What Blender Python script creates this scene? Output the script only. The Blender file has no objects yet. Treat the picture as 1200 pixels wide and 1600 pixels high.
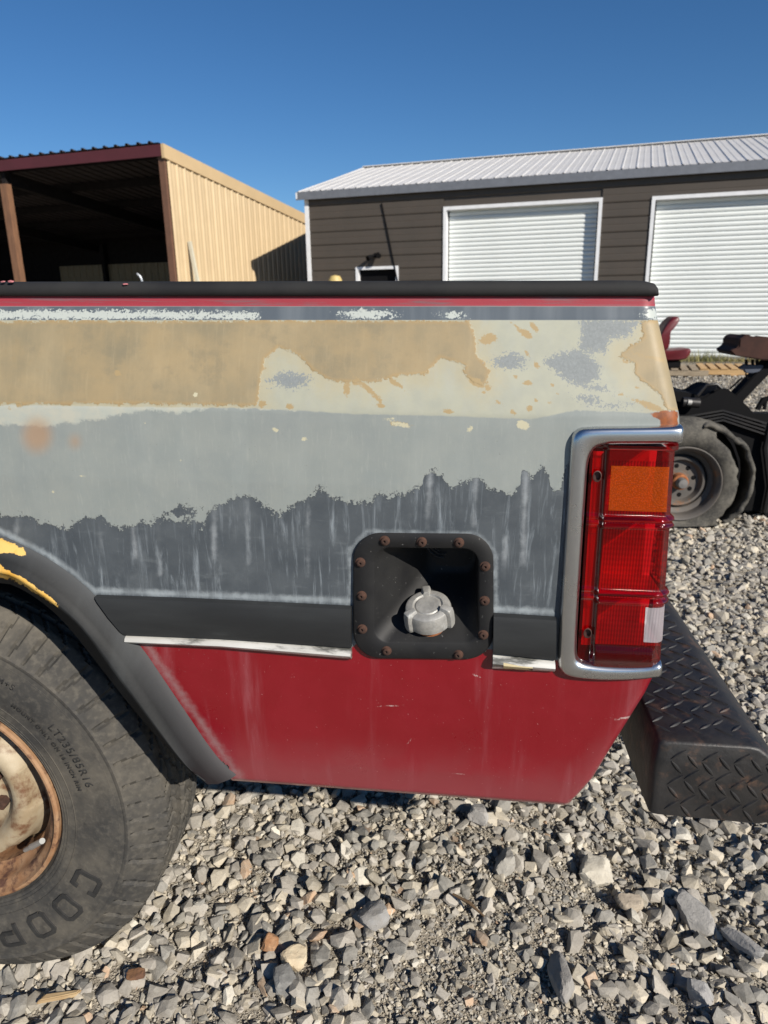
import bpy, bmesh, math, random
import numpy as np
from mathutils import Vector, Matrix, noise as mnoise
R = math.radians
random.seed(7); rng = np.random.default_rng(7)
scene = bpy.context.scene
COL = scene.collection

# ------------------------------------------------------------------ camera, sky, sun, exposure
CAM_H, PITCH, ROLL, FPX = 1.38, R(16.5), R(1.0), 1110.0
SUN_AZ, SUN_EL = R(38.5), R(30.5)          # to the right of straight-behind-the-camera
F = Vector((0, math.cos(PITCH), -math.sin(PITCH)))
R0 = Vector((1, 0, 0)); U0 = Vector((0, math.sin(PITCH), math.cos(PITCH)))
RT = R0*math.cos(ROLL) - U0*math.sin(ROLL)
UP = U0*math.cos(ROLL) + R0*math.sin(ROLL)
CAMP = Vector((0, 0, CAM_H))
cam = bpy.data.cameras.new('camera'); co = bpy.data.objects.new('camera', cam); COL.objects.link(co)
m = Matrix.Identity(4)
for i in range(3):
    m[i][0] = RT[i]; m[i][1] = UP[i]; m[i][2] = -F[i]; m[i][3] = CAMP[i]
co.matrix_world = m
cam.sensor_fit = 'VERTICAL'; cam.sensor_height = 34.6; cam.sensor_width = 34.6
cam.lens = 34.6*FPX/1600.0
cam.clip_start = 0.05; cam.clip_end = 2000
cam.dof.use_dof = True; cam.dof.focus_distance = 1.15; cam.dof.aperture_fstop = 7.5
scene.camera = co
w = bpy.data.worlds.new('World'); scene.world = w; w.use_nodes = True
nt = w.node_tree; nt.nodes.clear()
sky = nt.nodes.new('ShaderNodeTexSky'); sky.sky_type = 'NISHITA'; sky.sun_disc = False
SUNV = Vector((math.sin(SUN_AZ)*math.cos(SUN_EL), -math.cos(SUN_AZ)*math.cos(SUN_EL), math.sin(SUN_EL)))
sky.sun_elevation = SUN_EL; sky.sun_rotation = math.atan2(SUNV.x, SUNV.y)
sky.altitude = 1200; sky.air_density = 1.0; sky.dust_density = 0.0; sky.ozone_density = 6.0
bg = nt.nodes.new('ShaderNodeBackground'); bg.inputs[1].default_value = 0.07
wo = nt.nodes.new('ShaderNodeOutputWorld')
hs = nt.nodes.new('ShaderNodeHueSaturation'); hs.inputs['Saturation'].default_value = 1.13
nt.links.new(sky.outputs[0], hs.inputs['Color']); nt.links.new(hs.outputs[0], bg.inputs[0]); nt.links.new(bg.outputs[0], wo.inputs[0])
sl = bpy.data.lights.new('sun', 'SUN'); sl.energy = 5.0; sl.angle = R(0.5); sl.color = (1.0, 0.93, 0.83)
so = bpy.data.objects.new('sun', sl); COL.objects.link(so)
so.rotation_euler = (-SUNV).to_track_quat('-Z', 'Y').to_euler(); so.location = (5, -5, 8)
scene.view_settings.view_transform = 'Standard'; scene.view_settings.look = 'None'
scene.view_settings.gamma = 1; scene.view_settings.exposure = 0.32
scene.view_settings.use_curve_mapping = False
scene.cycles.max_bounces = 8; scene.cycles.transparent_max_bounces = 12

# ------------------------------------------------------------------ photo geometry helpers
def ray(px, py): return F*FPX + RT*(px-600) - UP*(py-800)
def on_ground(px, py, z=0.0):
    d = ray(px, py); return CAMP + d*((z-CAM_H)/d.z)
def on_plane(px, py, p0, n):
    d = ray(px, py); return CAMP + d*((p0-CAMP).dot(n)/d.dot(n))
def project(P):      # (n,3) world -> photo pixels
    q = P - np.array(CAMP); f = q @ np.array(F)
    return 600 + FPX*(q @ np.array(RT))/f, 800 - FPX*(q @ np.array(UP))/f
# truck frame: x towards the tail, y into the truck, z up
YAW, TILT, D0 = R(6.6), R(1.0), 1.04
ex = Vector((math.cos(YAW)*math.cos(TILT), -math.sin(YAW)*math.cos(TILT), -math.sin(TILT)))
ey = Vector((math.sin(YAW), math.cos(YAW), 0)); ez = ex.cross(ey)
TM = Matrix.Identity(4)
for i in range(3): TM[i][0] = ex[i]; TM[i][1] = ey[i]; TM[i][2] = ez[i]
TM[1][3] = D0
TMI = TM.inverted(); TMn = np.array(TM)
def L(px, py, c=0.0):
    p = on_plane(px, py, Vector((0, D0, 0)) + ey*c, ey); return TMI @ p
def Lz(px, py, z):   # pixel ray meets truck-frame height z
    o = TMI @ CAMP; d = TMI.to_3x3() @ ray(px, py); return o + d*((z-o.z)/d.z)

# ------------------------------------------------------------------ object helpers
def link(name, me, mat=None, parent=None, smooth=False):
    o = bpy.data.objects.new(name, me); COL.objects.link(o)
    if mat is not None and not me.materials: me.materials.append(mat)
    if parent is not None: o.parent = parent
    if smooth: me.shade_smooth()
    return o
def mesh(verts, faces):
    me = bpy.data.meshes.new('m'); me.from_pydata([tuple(v) for v in verts], [], faces); me.update(); return me
def tag(o, label=None, cat=None, group=None, kind=None):
    if label: o['label'] = label
    if cat: o['category'] = cat
    if group: o['group'] = group
    if kind: o['kind'] = kind
    return o
def empty(name, mat4, label, cat, group=None):
    o = bpy.data.objects.new(name, None); COL.objects.link(o); o.matrix_world = mat4; o.empty_display_size = .1
    return tag(o, label, cat, group)
class MB:
    def __init__(s): s.v = []; s.f = []
    def add(s, vs, fs):
        b = len(s.v); s.v += [tuple(v) for v in vs]; s.f += [tuple(i+b for i in f) for f in fs]
    def box(s, a, b, M=None):
        x0, y0, z0 = a; x1, y1, z1 = b
        vs = [(x0,y0,z0),(x1,y0,z0),(x1,y1,z0),(x0,y1,z0),(x0,y0,z1),(x1,y0,z1),(x1,y1,z1),(x0,y1,z1)]
        if M is not None: vs = [M @ Vector(v) for v in vs]
        s.add(vs, [(0,3,2,1),(4,5,6,7),(0,1,5,4),(1,2,6,5),(2,3,7,6),(3,0,4,7)]); return s
    def tube(s, pts, r, n=10, caps=True):
        pts = [Vector(p) for p in pts]; rr = r if isinstance(r, (list, tuple)) else [r]*len(pts)
        rings = []; ref = None
        for i, p in enumerate(pts):
            t = (pts[min(i+1, len(pts)-1)] - pts[max(i-1, 0)]).normalized()
            if ref is None: ref = t.orthogonal().normalized()
            a = (ref - t*ref.dot(t)).normalized(); ref = a; b = t.cross(a)
            rings.append([p + (a*math.cos(2*math.pi*k/n) + b*math.sin(2*math.pi*k/n))*rr[i] for k in range(n)])
        vs = [v for q in rings for v in q]; fs = []
        for i in range(len(pts)-1):
            for k in range(n): fs.append((i*n+k, i*n+(k+1)%n, (i+1)*n+(k+1)%n, (i+1)*n+k))
        if caps: fs += [tuple(range(n))[::-1], tuple((len(pts)-1)*n+k for k in range(n))]
        s.add(vs, fs); return s
    def strips(s, rows, close_u=False, caps=False):   # rows: equal-length lists of points
        n = len(rows[0]); vs = [v for r_ in rows for v in r_]; fs = []
        for i in range(len(rows)-1):
            for k in range(n if close_u else n-1): fs.append((i*n+k, i*n+(k+1)%n, (i+1)*n+(k+1)%n, (i+1)*n+k))
        if caps: fs += [tuple(range(n))[::-1], tuple((len(rows)-1)*n+k for k in range(n))]
        s.add(vs, fs); return s
    def build(s, name, mat=None, parent=None, smooth=False, bevel=0, fixn=True, segs=2):
        me = mesh(s.v, s.f)
        bm = bmesh.new(); bm.from_mesh(me)
        if fixn: bmesh.ops.recalc_face_normals(bm, faces=bm.faces)
        if bevel: bmesh.ops.bevel(bm, geom=[e for e in bm.edges if e.calc_face_angle(0) > .5], offset=bevel, segments=segs, affect='EDGES', clamp_overlap=True)
        bm.to_mesh(me); bm.free()
        o = link(name, me, mat, parent, smooth)
        if smooth and smooth != 'all':
            me.set_sharp_from_angle(angle=R(38))
        return o
def dup(o, parent=None, loc=None):
    c = o.copy(); COL.objects.link(c)
    if parent is not None: c.parent = parent
    if loc is not None: c.location = loc
    return c
def lathe_rows(prof, n, axis_pt, ax, a, b, ang0=0, ang1=2*math.pi, closed=True):
    rows = []
    for k in range(n + (0 if closed else 1)):
        t = ang0 + (ang1-ang0)*k/n
        rows.append([axis_pt + ax*p[0] + (a*math.cos(t) + b*math.sin(t))*p[1] for p in prof])
    if closed: rows.append(rows[0])
    return rows
def chaikin(pts, it=2, closed=False):
    pts = [Vector(p) for p in pts]
    for _ in range(it):
        out = [] if closed else [pts[0]]
        n = len(pts)
        for i in range(n if closed else n-1):
            p, q = pts[i], pts[(i+1) % n]; out += [p*.75+q*.25, p*.25+q*.75]
        if not closed: out.append(pts[-1])
        pts = out
    return pts
def resample(pts, n):
    pts = [Vector(p) for p in pts]; d = [0]
    for i in range(1, len(pts)): d.append(d[-1] + (pts[i]-pts[i-1]).length)
    out = []; j = 0
    for k in range(n):
        t = d[-1]*k/(n-1)
        while j < len(pts)-2 and d[j+1] < t: j += 1
        u = (t-d[j])/max(1e-9, d[j+1]-d[j]); out.append(pts[j].lerp(pts[j+1], min(1, u)))
    return out

# ------------------------------------------------------------------ materials
class NT:
    def __init__(s, name):
        s.m = bpy.data.materials.new(name); s.m.use_nodes = True; s.t = s.m.node_tree
        s.b = s.t.nodes['Principled BSDF']; s.out = s.t.nodes['Material Output']; s.tc = s.n('ShaderNodeTexCoord')
    def n(s, ty, **k):
        x = s.t.nodes.new(ty)
        for a, v in k.items(): setattr(x, a, v)
        return x
    def lk(s, a, b): s.t.links.new(a, b)
    def put(s, sock, v):
        if hasattr(v, 'is_output'): s.lk(v, sock)
        else: sock.default_value = v if not (isinstance(v, tuple) and len(v) == 3 and len(sock.default_value) == 4) else (*v, 1)
    def coord(s, scale=(1,1,1), kind='Object'):
        mp = s.n('ShaderNodeMapping'); mp.inputs['Scale'].default_value = scale
        s.lk(s.tc.outputs[kind], mp.inputs[0]); return mp.outputs[0]
    def noise(s, scale=5, detail=4, rough=.55, vec=None, dist=0):
        x = s.n('ShaderNodeTexNoise'); x.inputs['Scale'].default_value = scale; x.inputs['Detail'].default_value = detail
        x.inputs['Roughness'].default_value = rough; x.inputs['Distortion'].default_value = dist
        s.lk(vec if vec is not None else s.tc.outputs['Object'], x.inputs['Vector']); return x.outputs['Fac']
    def voro(s, scale=5, vec=None, feat='F1', out='Distance'):
        x = s.n('ShaderNodeTexVoronoi', feature=feat); x.inputs['Scale'].default_value = scale
        s.lk(vec if vec is not None else s.tc.outputs['Object'], x.inputs['Vector']); return x.outputs[out]
    def math(s, op, a, b=0.0, c=0.0):
        x = s.n('ShaderNodeMath', operation=op); s.put(x.inputs[0], a); s.put(x.inputs[1], b)
        if op == 'MULTIPLY_ADD': s.put(x.inputs[2], c)
        return x.outputs[0]
    def step(s, v, lo, hi, a=0.0, b=1.0):
        x = s.n('ShaderNodeMapRange'); x.interpolation_type = 'SMOOTHSTEP'; s.put(x.inputs[0], v)
        for i, q in ((1, lo), (2, hi), (3, a), (4, b)): s.put(x.inputs[i], q)
        return x.outputs[0]
    def mix(s, fac, a, b, mode='MIX'):
        x = s.n('ShaderNodeMix', data_type='RGBA', blend_type=mode); s.put(x.inputs[0], fac); s.put(x.inputs[6], a); s.put(x.inputs[7], b)
        return x.outputs[2]
    def attr(s, name):
        x = s.n('ShaderNodeAttribute', attribute_type='GEOMETRY', attribute_name=name); return x
    def bump(s, h, strength=.3, dist=.002, nrm=None):
        x = s.n('ShaderNodeBump'); x.inputs['Strength'].default_value = strength; x.inputs['Distance'].default_value = dist
        s.put(x.inputs['Height'], h)
        if nrm is not None: s.lk(nrm, x.inputs['Normal'])
        return x.outputs[0]
    def done(s, col, rough=.6, metal=0.0, nrm=None, coat=0, spec=.5, coat_r=.1):
        s.put(s.b.inputs['Base Color'], col); s.put(s.b.inputs['Roughness'], rough); s.put(s.b.inputs['Metallic'], metal)
        s.b.inputs['Specular IOR Level'].default_value = spec
        s.b.inputs['Coat Weight'].default_value = coat; s.b.inputs['Coat Roughness'].default_value = coat_r
        if nrm is not None: s.lk(nrm, s.b.inputs['Normal'])
        return s.m
def simple(name, c1, c2=None, rough=.6, metal=0, ns=6, bs=60, bstr=.15, bd=.001, coat=0, spec=.5, stretch=(1,1,1), r2=None, c3=None, c3s=3, c3lo=.6, c3hi=.7):
    x = NT(name); c2 = c2 or tuple(v*.8 for v in c1)
    v = x.coord(stretch); f = x.step(x.noise(ns, 6, .6, v), .3, .7)
    col = x.mix(f, c1, c2)
    if c3: col = x.mix(x.step(x.noise(c3s, 8, .65, v), c3lo, c3hi), col, c3)
    rg = x.step(f, 0, 1, rough, r2 if r2 is not None else min(1, rough*1.15))
    return x.done(col, rg, metal, x.bump(x.noise(bs, 5, .6, v), bstr, bd), coat, spec)

M_cap = simple('black_plastic', (.014,.014,.015), (.024,.024,.024), .7, spec=.3, bs=400, bstr=.3, bd=.0008, ns=9)
M_flare = simple('faded_black_trim_paint', (.055,.06,.063), (.026,.028,.03), .42, ns=5, bs=150, bstr=.12, c3=(.15,.16,.165), c3s=9, c3lo=.6, c3hi=.85)
M_rub = simple('rubbing_strip_rubber', (.018,.019,.020), (.028,.030,.031), .5, ns=7, bs=220, bstr=.1, c3=(.07,.075,.075), c3s=14, c3lo=.62, c3hi=.9, stretch=(.4,1,2), spec=.3)
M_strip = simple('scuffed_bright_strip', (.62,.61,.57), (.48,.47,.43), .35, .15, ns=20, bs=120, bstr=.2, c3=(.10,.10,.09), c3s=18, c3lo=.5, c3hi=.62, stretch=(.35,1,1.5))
M_goldstrip = simple('flaked_yellow_strip', (.5,.42,.24), (.42,.35,.2), .5, 0, ns=20, bs=120, bstr=.2, c3=(.06,.055,.045), c3s=40, c3lo=.56, c3hi=.62)
M_plate = simple('glossy_black_steel', (.007,.007,.008), (.012,.012,.012), .58, ns=14, bs=90, bstr=.2, spec=.35, c3=(.11,.11,.105), c3s=150, c3lo=.64, c3hi=.70)
M_rust = simple('rusted_steel', (.075,.032,.018), (.035,.018,.013), .85, ns=60, bs=300, bstr=.6)
M_orust = simple('orange_rust', (.36,.13,.04), (.2,.07,.03), .85, ns=60, bs=300, bstr=.6)
M_alu = simple('dull_cast_aluminium', (.46,.45,.42), (.30,.295,.28), .55, .45, ns=60, bs=260, bstr=.55, bd=.0012, c3=(.5,.5,.48), c3s=45, c3lo=.55, c3hi=.7)
M_chrome = simple('pitted_chrome', (.66,.67,.68), (.54,.55,.56), .24, 1.0, ns=10, bs=40, bstr=.02, c3=(.25,.25,.25), c3s=18, c3lo=.62, c3hi=.85, r2=.30)
M_black = simple('dark_underbody', (.012,.012,.012), (.02,.018,.016), .8)
M_dkblack = simple('black_painted_frame', (.0035,.0035,.004), (.006,.006,.007), .8, spec=.15)
M_chip = simple('red_paint_chip', (.35,.06,.08), (.45,.2,.2), .5)
M_housing = simple('lamp_reflector', (.75,.75,.75), (.65,.65,.65), .35, .3)
def tyre_mat(name, c, dust):
    x = NT(name)
    f = x.noise(7, 6, .65); f2 = x.noise(90, 4, .6)
    col = x.mix(x.step(f, .35, .7), c, dust); col = x.mix(x.step(x.noise(26, 6, .7), .5, .7, 0, .5), col, tuple(v*.55 for v in c)); col = x.mix(x.math('MULTIPLY', x.step(f2, .45, .75), .35), col, tuple(v*1.5 for v in dust))
    return x.done(col, .82, 0, x.bump(f2, .25, .0012), 0, .35)
M_tyre = tyre_mat('dusty_tyre_rubber', (.040,.039,.037), (.105,.094,.076))
M_tyre_l = tyre_mat('tyre_letter_rubber', (.018,.018,.018), (.034,.033,.031))
M_tyre2 = tyre_mat('perished_tyre_rubber', (.042,.040,.036), (.13,.12,.10))
M_rim = simple('rusty_cream_wheel_paint', (.40,.34,.24), (.25,.18,.10), .6, ns=9, bs=90, bstr=.45, c3=(.13,.055,.025), c3s=22, c3lo=.48, c3hi=.68)
M_rimr = simple('rusty_rim_steel', (.24,.115,.05), (.33,.2,.11), .75, ns=22, bs=200, bstr=.5, c3=(.09,.04,.025), c3s=30, c3lo=.5, c3hi=.65)
M_rim2 = simple('grey_rusty_wheel', (.075,.07,.066), (.11,.095,.08), .6, ns=9, bs=90, bstr=.35, c3=(.2,.1,.05), c3s=9, c3lo=.6, c3hi=.7)
M_valve = simple('valve_metal', (.5,.5,.47), (.4,.4,.38), .4, .5)
M_bump = simple('scuffed_black_step_paint', (.012,.012,.013), (.026,.024,.023), .48, ns=22, bs=90, bstr=.5, bd=.002, c3=(.085,.05,.034), c3s=34, c3lo=.52, c3hi=.74)

# painted bed side : sign-distance attributes + fine noise give the wear edges
def bodymat():
    x = NT('weathered_layered_paint'); A = lambda n: x.attr(n).outputs['Fac']
    nb = x.math('SUBTRACT', x.noise(55, 7, .72), .5); nf = x.math('SUBTRACT', x.noise(260, 4, .7), .5)
    nm = x.math('SUBTRACT', x.noise(14, 6, .6), .5)
    streak = x.noise(1, 6, .72, x.coord((85, 1, 8)), .6); streak2 = x.noise(1, 4, .55, x.coord((22, 1, 2.2)))
    def msk(d, amp=14, fine=8, e=.8, off=0.0):
        v = x.math('MULTIPLY_ADD', nb, amp, d); v = x.math('MULTIPLY_ADD', nf, fine, v); return x.step(v, off-e, off+e)
    # sage primer panel and cream shoulder
    sage = x.mix(x.step(nm, -.2, .25), (.252,.272,.256), (.218,.244,.236))
    sage = x.mix(x.step(streak2, .45, .75, 0, .3), sage, (.295,.32,.305))
    sage = x.mix(x.step(x.noise(6, 7, .7), .45, .7, 0, .5), sage, (.20,.222,.222))
    sage = x.mix(x.step(x.noise(1, 5, .7, x.coord((200, 1, 30))), .5, .8, 0, .35), sage, (.37,.38,.34))
    sage = x.mix(x.step(x.noise(300, 2, .5), .72, .77, 0, .5), sage, (.16,.16,.15))
    cream = x.mix(x.step(x.noise(30, 6, .6), .35, .7), (.352,.354,.280), (.315,.322,.265))
    tan = x.mix(x.step(nm, -.18, .22), (.305,.236,.132), (.222,.188,.118))
    tan = x.mix(x.step(x.noise(1, 5, .6, x.coord((8, 1, 3))), .42, .72, 0, .55), tan, (.37,.295,.175))
    tan = x.mix(x.step(x.noise(110, 3, .6), .58, .8, 0, .3), tan, (.25,.18,.09))
    tan = x.mix(x.step(x.noise(17, 6, .7), .5, .68, 0, .55), tan, (.195,.17,.112))
    tan = x.mix(x.step(x.noise(1, 4, .6, x.coord((160, 1, 18))), .5, .75, 0, .25), tan, (.39,.315,.19))
    halo = x.step(x.math('MULTIPLY_ADD', nb, 60.0, A('d_tan')), -45, 5, 0, .6)
    cream = x.mix(halo, cream, (.38,.328,.205))
    cream = x.mix(x.step(x.noise(1, 5, .65, x.coord((60, 1, 20))), .45, .75, 0, .35), cream, (.34,.35,.31))
    steel = x.mix(x.step(nf, -.2, .25), (.180,.198,.200), (.235,.255,.255))
    slate = x.mix(x.step(nm, -.2, .25), (.052,.062,.072), (.078,.090,.100))
    slate = x.mix(x.step(x.noise(9, 6, .7), .5, .75, 0, .5), slate, (.13,.145,.155))
    slate = x.mix(x.step(x.noise(1, 4, .6, x.coord((18, 1, 60))), .58, .75, 0, .3), slate, (.17,.19,.20))
    slate = x.mix(x.math('MULTIPLY', x.step(streak, .50, .80), x.step(A('d_stk'), 0, 60, .25, .75)), slate, (.30,.34,.37))
    slate = x.mix(x.math('MULTIPLY', x.step(x.math('MULTIPLY_ADD', nb, 16.0, A('d_run')), -4, 7), x.step(x.noise(1, 3, .5, x.coord((30, 1, 14))), .35, .65, .05, .5)), slate, (.42,.45,.47))
    col = x.mix(msk(x.math('MULTIPLY_ADD', nm, 30.0, A('d_slate')), 52, 30, .9), sage, slate)
    pale = x.mix(x.step(x.noise(40, 5, .6), .4, .65), (.40,.42,.37), (.46,.45,.37))
    col = x.mix(x.math('MULTIPLY', msk(A('d_crease'), 26, 10, 3), .8), col, pale)
    col = x.mix(msk(A('d_shoulder'), 5, 2, 1.6), col, cream)
    col = x.mix(msk(A('d_tan'), 24, 12, .9), col, tan)
    col = x.mix(x.math('MULTIPLY', x.step(A('d_tan'), 0, 7, 1, 0), x.math('MULTIPLY', msk(A('d_tan'), 24, 12, .9), .45)), col, (.36,.24,.10))
    col = x.mix(msk(A('d_spot'), 13, 8, .8), col, (.33,.245,.125))
    col = x.mix(msk(A('d_steel'), 16, 46, 1.2), col, steel)
    col = x.mix(msk(A('d_cspot'), 12, 8, .8), col, (.47,.44,.31))
    rustc = x.mix(x.step(x.noise(90, 4, .6), .35, .65), (.26,.072,.014), (.16,.045,.012))
    col = x.mix(msk(A('d_rust'), 9, 6, 1), col, rustc)
    col = x.mix(x.step(A('d_rsoft'), -10, 16, 0, .6), col, (.36,.20,.09))
    # chalky dust over the trim line
    dust = x.math('MULTIPLY', x.step(x.math('MULTIPLY_ADD', nb, 14.0, A('d_dust')), -5, 5), x.step(streak2, .3, .6, .3, .75))
    col = x.mix(dust, col, (.36,.40,.42))
    # strip under the cap
    strip = x.mix(x.step(streak2, .4, .7), (.085,.102,.120), (.13,.15,.168))
    strip = x.mix(msk(A('d_ssage'), 18, 34, 1.0), strip, (.42,.45,.42))
    col = x.mix(x.step(A('d_strip'), -.6, .6), col, strip)
    # red paint
    red = x.mix(x.step(nm, -.2, .25), (.185,.0012,.0065), (.205,.003,.010))
    rs = x.math('MULTIPLY', x.step(streak2, .52, .74), x.step(streak, .35, .7, .2, 1))
    red = x.mix(x.math('MULTIPLY', rs, .34), red, (.36,.15,.17))
    red = x.mix(x.step(x.math('MULTIPLY_ADD', nm, 70.0, A('d_redlow')), 0, 80, .35, 0), red, (.27,.085,.095))
    red = x.mix(x.step(x.noise(330, 2, .5), .735, .77, 0, .5), red, (.55,.4,.4))
    red = x.mix(x.step(x.math('MULTIPLY_ADD', nb, 50.0, A('d_reddust')), -20, 14, 0, .6), red, (.27,.20,.20))
    redt = x.mix(x.step(x.noise(1, 6, .7, x.coord((6, 1, 140))), .5, .62, 0, .8), (.30,.035,.05), (.17,.09,.10))
    isred = x.step(x.math('MULTIPLY_ADD', nb, 3.0, A('d_red')), -.8, .8)
    col = x.mix(isred, col, red)
    col = x.mix(x.step(A('d_redt'), -.8, .8), col, redt)
    scr = x.step(x.math('MULTIPLY_ADD', nf, 4.0, A('d_scr')), -.2, .9, 0, .55)
    col = x.mix(scr, col, (.55,.48,.45))
    rough = x.math('SUBTRACT', x.step(nm, -.3, .3, .52, .62), x.math('MULTIPLY', isred, .26))
    rough = x.math('SUBTRACT', rough, x.math('MULTIPLY', x.step(A('d_strip'), -.6, .6), .2))
    h = x.math('ADD', x.math('MULTIPLY', msk(x.math('MULTIPLY_ADD', nm, 30.0, A('d_slate')), 52, 30, 2), -.6), x.math('MULTIPLY', msk(A('d_tan'), 13, 8, 2), .6))
    h = x.math('MULTIPLY_ADD', nf, .12, h)
    n1 = x.bump(h, .8, .0010); n2 = x.bump(x.noise(3.2, 3, .5), .5, .010, n1)
    m_ = x.done(col, rough, 0, n2, 0, .45)
    x.put(x.b.inputs['Coat Weight'], x.math('MULTIPLY', isred, .6)); x.b.inputs['Coat Roughness'].default_value = .18
    return m_
M_body = bodymat()

def lensmat(name, tint, diff, dfac, wave=True, hole=None):
    x = NT(name); x.t.nodes.remove(x.b)
    wv = x.n('ShaderNodeTexWave', bands_direction='X'); wv.inputs['Scale'].default_value = 74
    x.lk(x.tc.outputs['Object'], wv.inputs[0])
    wz = x.n('ShaderNodeTexWave', bands_direction='Z'); wz.inputs['Scale'].default_value = 38
    x.lk(x.tc.outputs['Object'], wz.inputs[0])
    if wave == 'hex':
        h = x.voro(420); hh = x.math('MULTIPLY', h, 1.6); diff = x.mix(x.step(h, .2, .55), diff, tuple(v*.72 for v in diff))
    elif wave:
        hh = x.math('MULTIPLY_ADD', wz.outputs['Fac'], .35, wv.outputs['Fac']); 
        ms = x.attr('ribbed').outputs['Fac']; hh = x.math('MULTIPLY', hh, ms)
    else: hh = x.noise(40, 2, .5)
    bp = x.bump(hh, .30 if wave else .05, .0012)
    tr = x.n('ShaderNodeBsdfTransparent'); x.put(tr.inputs[0], x.mix(x.step(hh, .1, 1.1, 0, .8 if wave else .1), tint, tuple(v*.4 for v in tint)))  # dark wave lines in the tint stand in for shading of the moulded ribs
    df = x.n('ShaderNodeBsdfDiffuse'); x.put(df.inputs[0], diff); x.lk(bp, df.inputs['Normal'])
    tl = x.n('ShaderNodeBsdfTranslucent'); x.put(tl.inputs[0], diff)
    ad = x.n('ShaderNodeMixShader'); ad.inputs[0].default_value = .4; x.lk(df.outputs[0], ad.inputs[1]); x.lk(tl.outputs[0], ad.inputs[2])
    m1 = x.n('ShaderNodeMixShader'); m1.inputs[0].default_value = dfac; x.lk(tr.outputs[0], m1.inputs[1]); x.lk(ad.outputs[0], m1.inputs[2])
    gl = x.n('ShaderNodeBsdfGlossy'); gl.inputs['Roughness'].default_value = .08; x.lk(bp, gl.inputs['Normal'])
    fr = x.n('ShaderNodeFresnel'); fr.inputs[0].default_value = 1.45
    m2 = x.n('ShaderNodeMixShader'); x.lk(x.math('MINIMUM', x.math('MULTIPLY', fr.outputs[0], .7), .16), m2.inputs[0]); x.lk(m1.outputs[0], m2.inputs[1]); x.lk(gl.outputs[0], m2.inputs[2])
    x.lk(m2.outputs[0], x.out.inputs[0]); return x.m
M_red = lensmat('red_lens_plastic', (.66,.006,.010), (.42,.003,.008), .12)
M_amberx = 0
M_amber = lensmat('amber_reflector_plastic', (.9,.16,.01), (.80,.120,.004), .60, 'hex')
M_clear = lensmat('clear_lens_plastic', (.80,.78,.80), (.60,.56,.59), .6)

M_sid = simple('brown_metal_siding', (.076,.063,.051), (.066,.056,.046), .45, ns=2, bs=12, bstr=.05, bd=.01, spec=.4)
M_white = simple('white_trim_paint', (.74,.75,.76), (.66,.67,.68), .5)
M_slat = simple('white_roller_slat', (.72,.75,.73), (.68,.71,.69), .45, ns=1.5, spec=.4)
M_galv = simple('galvalume_roofing', (.66,.645,.62), (.58,.565,.54), .42, .08, ns=1.2, bs=8, bstr=.1)
M_gutter = simple('grey_fascia_metal', (.20,.21,.23), (.16,.17,.19), .45, .3)
M_tanw = simple('tan_metal_wall', (.55,.42,.25), (.50,.38,.225), .5, ns=1.2, bs=6, bstr=.05, bd=.01)
M_tant = simple('tan_metal_trim', (.55,.40,.22), (.5,.365,.2), .5, ns=1.2)
M_mar = simple('maroon_metal_trim', (.085,.018,.022), (.07,.015,.018), .5, ns=2)
M_wood = simple('stained_timber_post', (.21,.105,.055), (.14,.07,.038), .75, ns=3, bs=20, bstr=.4, stretch=(6,6,1))
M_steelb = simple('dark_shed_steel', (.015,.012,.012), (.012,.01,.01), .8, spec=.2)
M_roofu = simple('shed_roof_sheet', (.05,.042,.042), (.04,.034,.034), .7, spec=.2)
M_pal = simple('weathered_pallet_wood', (.36,.29,.2), (.24,.19,.13), .85, ns=5, bs=40, bstr=.4, stretch=(1,6,6))
M_palb = simple('fresh_pallet_wood', (.55,.36,.17), (.46,.29,.13), .8, ns=5, bs=40, bstr=.3, stretch=(1,6,6))
M_seat = simple('maroon_vinyl', (.12,.010,.016), (.09,.008,.012), .38, ns=8, bs=30, bstr=.1)
M_boxb = simple('rusty_brown_box', (.030,.014,.011), (.055,.026,.02), .7, spec=.2, ns=10, bs=60, bstr=.3)
M_blue = simple('blue_grey_bracket', (.04,.05,.075), (.05,.06,.085), .5)
M_hose = simple('pale_board', (.55,.52,.40), (.48,.45,.35), .7)
M_ylw = simple('pale_yellow_plastic', (.55,.42,.16), (.45,.34,.13), .5)
M_glassd = simple('dark_door_glass', (.004,.004,.005), (.006,.006,.007), .7, spec=.1)

# ------------------------------------------------------------------ ground
def gz(x, y):
    x = np.asarray(x, float); y = np.asarray(y, float)
    k = np.exp(-((y-2)/6)**2)
    return (.016*np.sin(x*5.3+1.1)*np.cos(y*4.1+.4) + .007*np.sin(x*11.7+y*7.3) + .004*np.cos(x*23.1-y*19.7))*k - .006
def groundmat(name, fine):
    x = NT(name)
    v1 = x.voro(fine, feat='F1'); vc = x.voro(fine, out='Color'); v2 = x.voro(fine*2.7)
    sep = x.n('ShaderNodeSeparateColor'); x.lk(vc, sep.inputs[0])
    c = x.mix(x.step(sep.outputs[0], 0, 1), (.24,.215,.175), (.44,.395,.32)); 
    c = x.mix(x.step(x.noise(1.3, 5, .6), .4, .65, 0, .65), c, (.30,.26,.20))
    h = x.math('ADD', x.math('MULTIPLY', x.step(v1, 0, .6), -1.0), x.math('MULTIPLY', v2, -.3))
    h = x.math('ADD', h, x.math('MULTIPLY', x.noise(fine*4, 3, .6), .4))
    return x.done(c, .9, 0, x.bump(h, 1.0, .7/fine), 0, .2)
M_grit = groundmat('fine_crushed_grit', 170); M_far = groundmat('crushed_limestone_ground', 32)
nx, ny = 150, 130
X, Y = np.meshgrid(np.linspace(-3.0, 4.5, nx), np.linspace(-.8, 5.7, ny))
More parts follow.
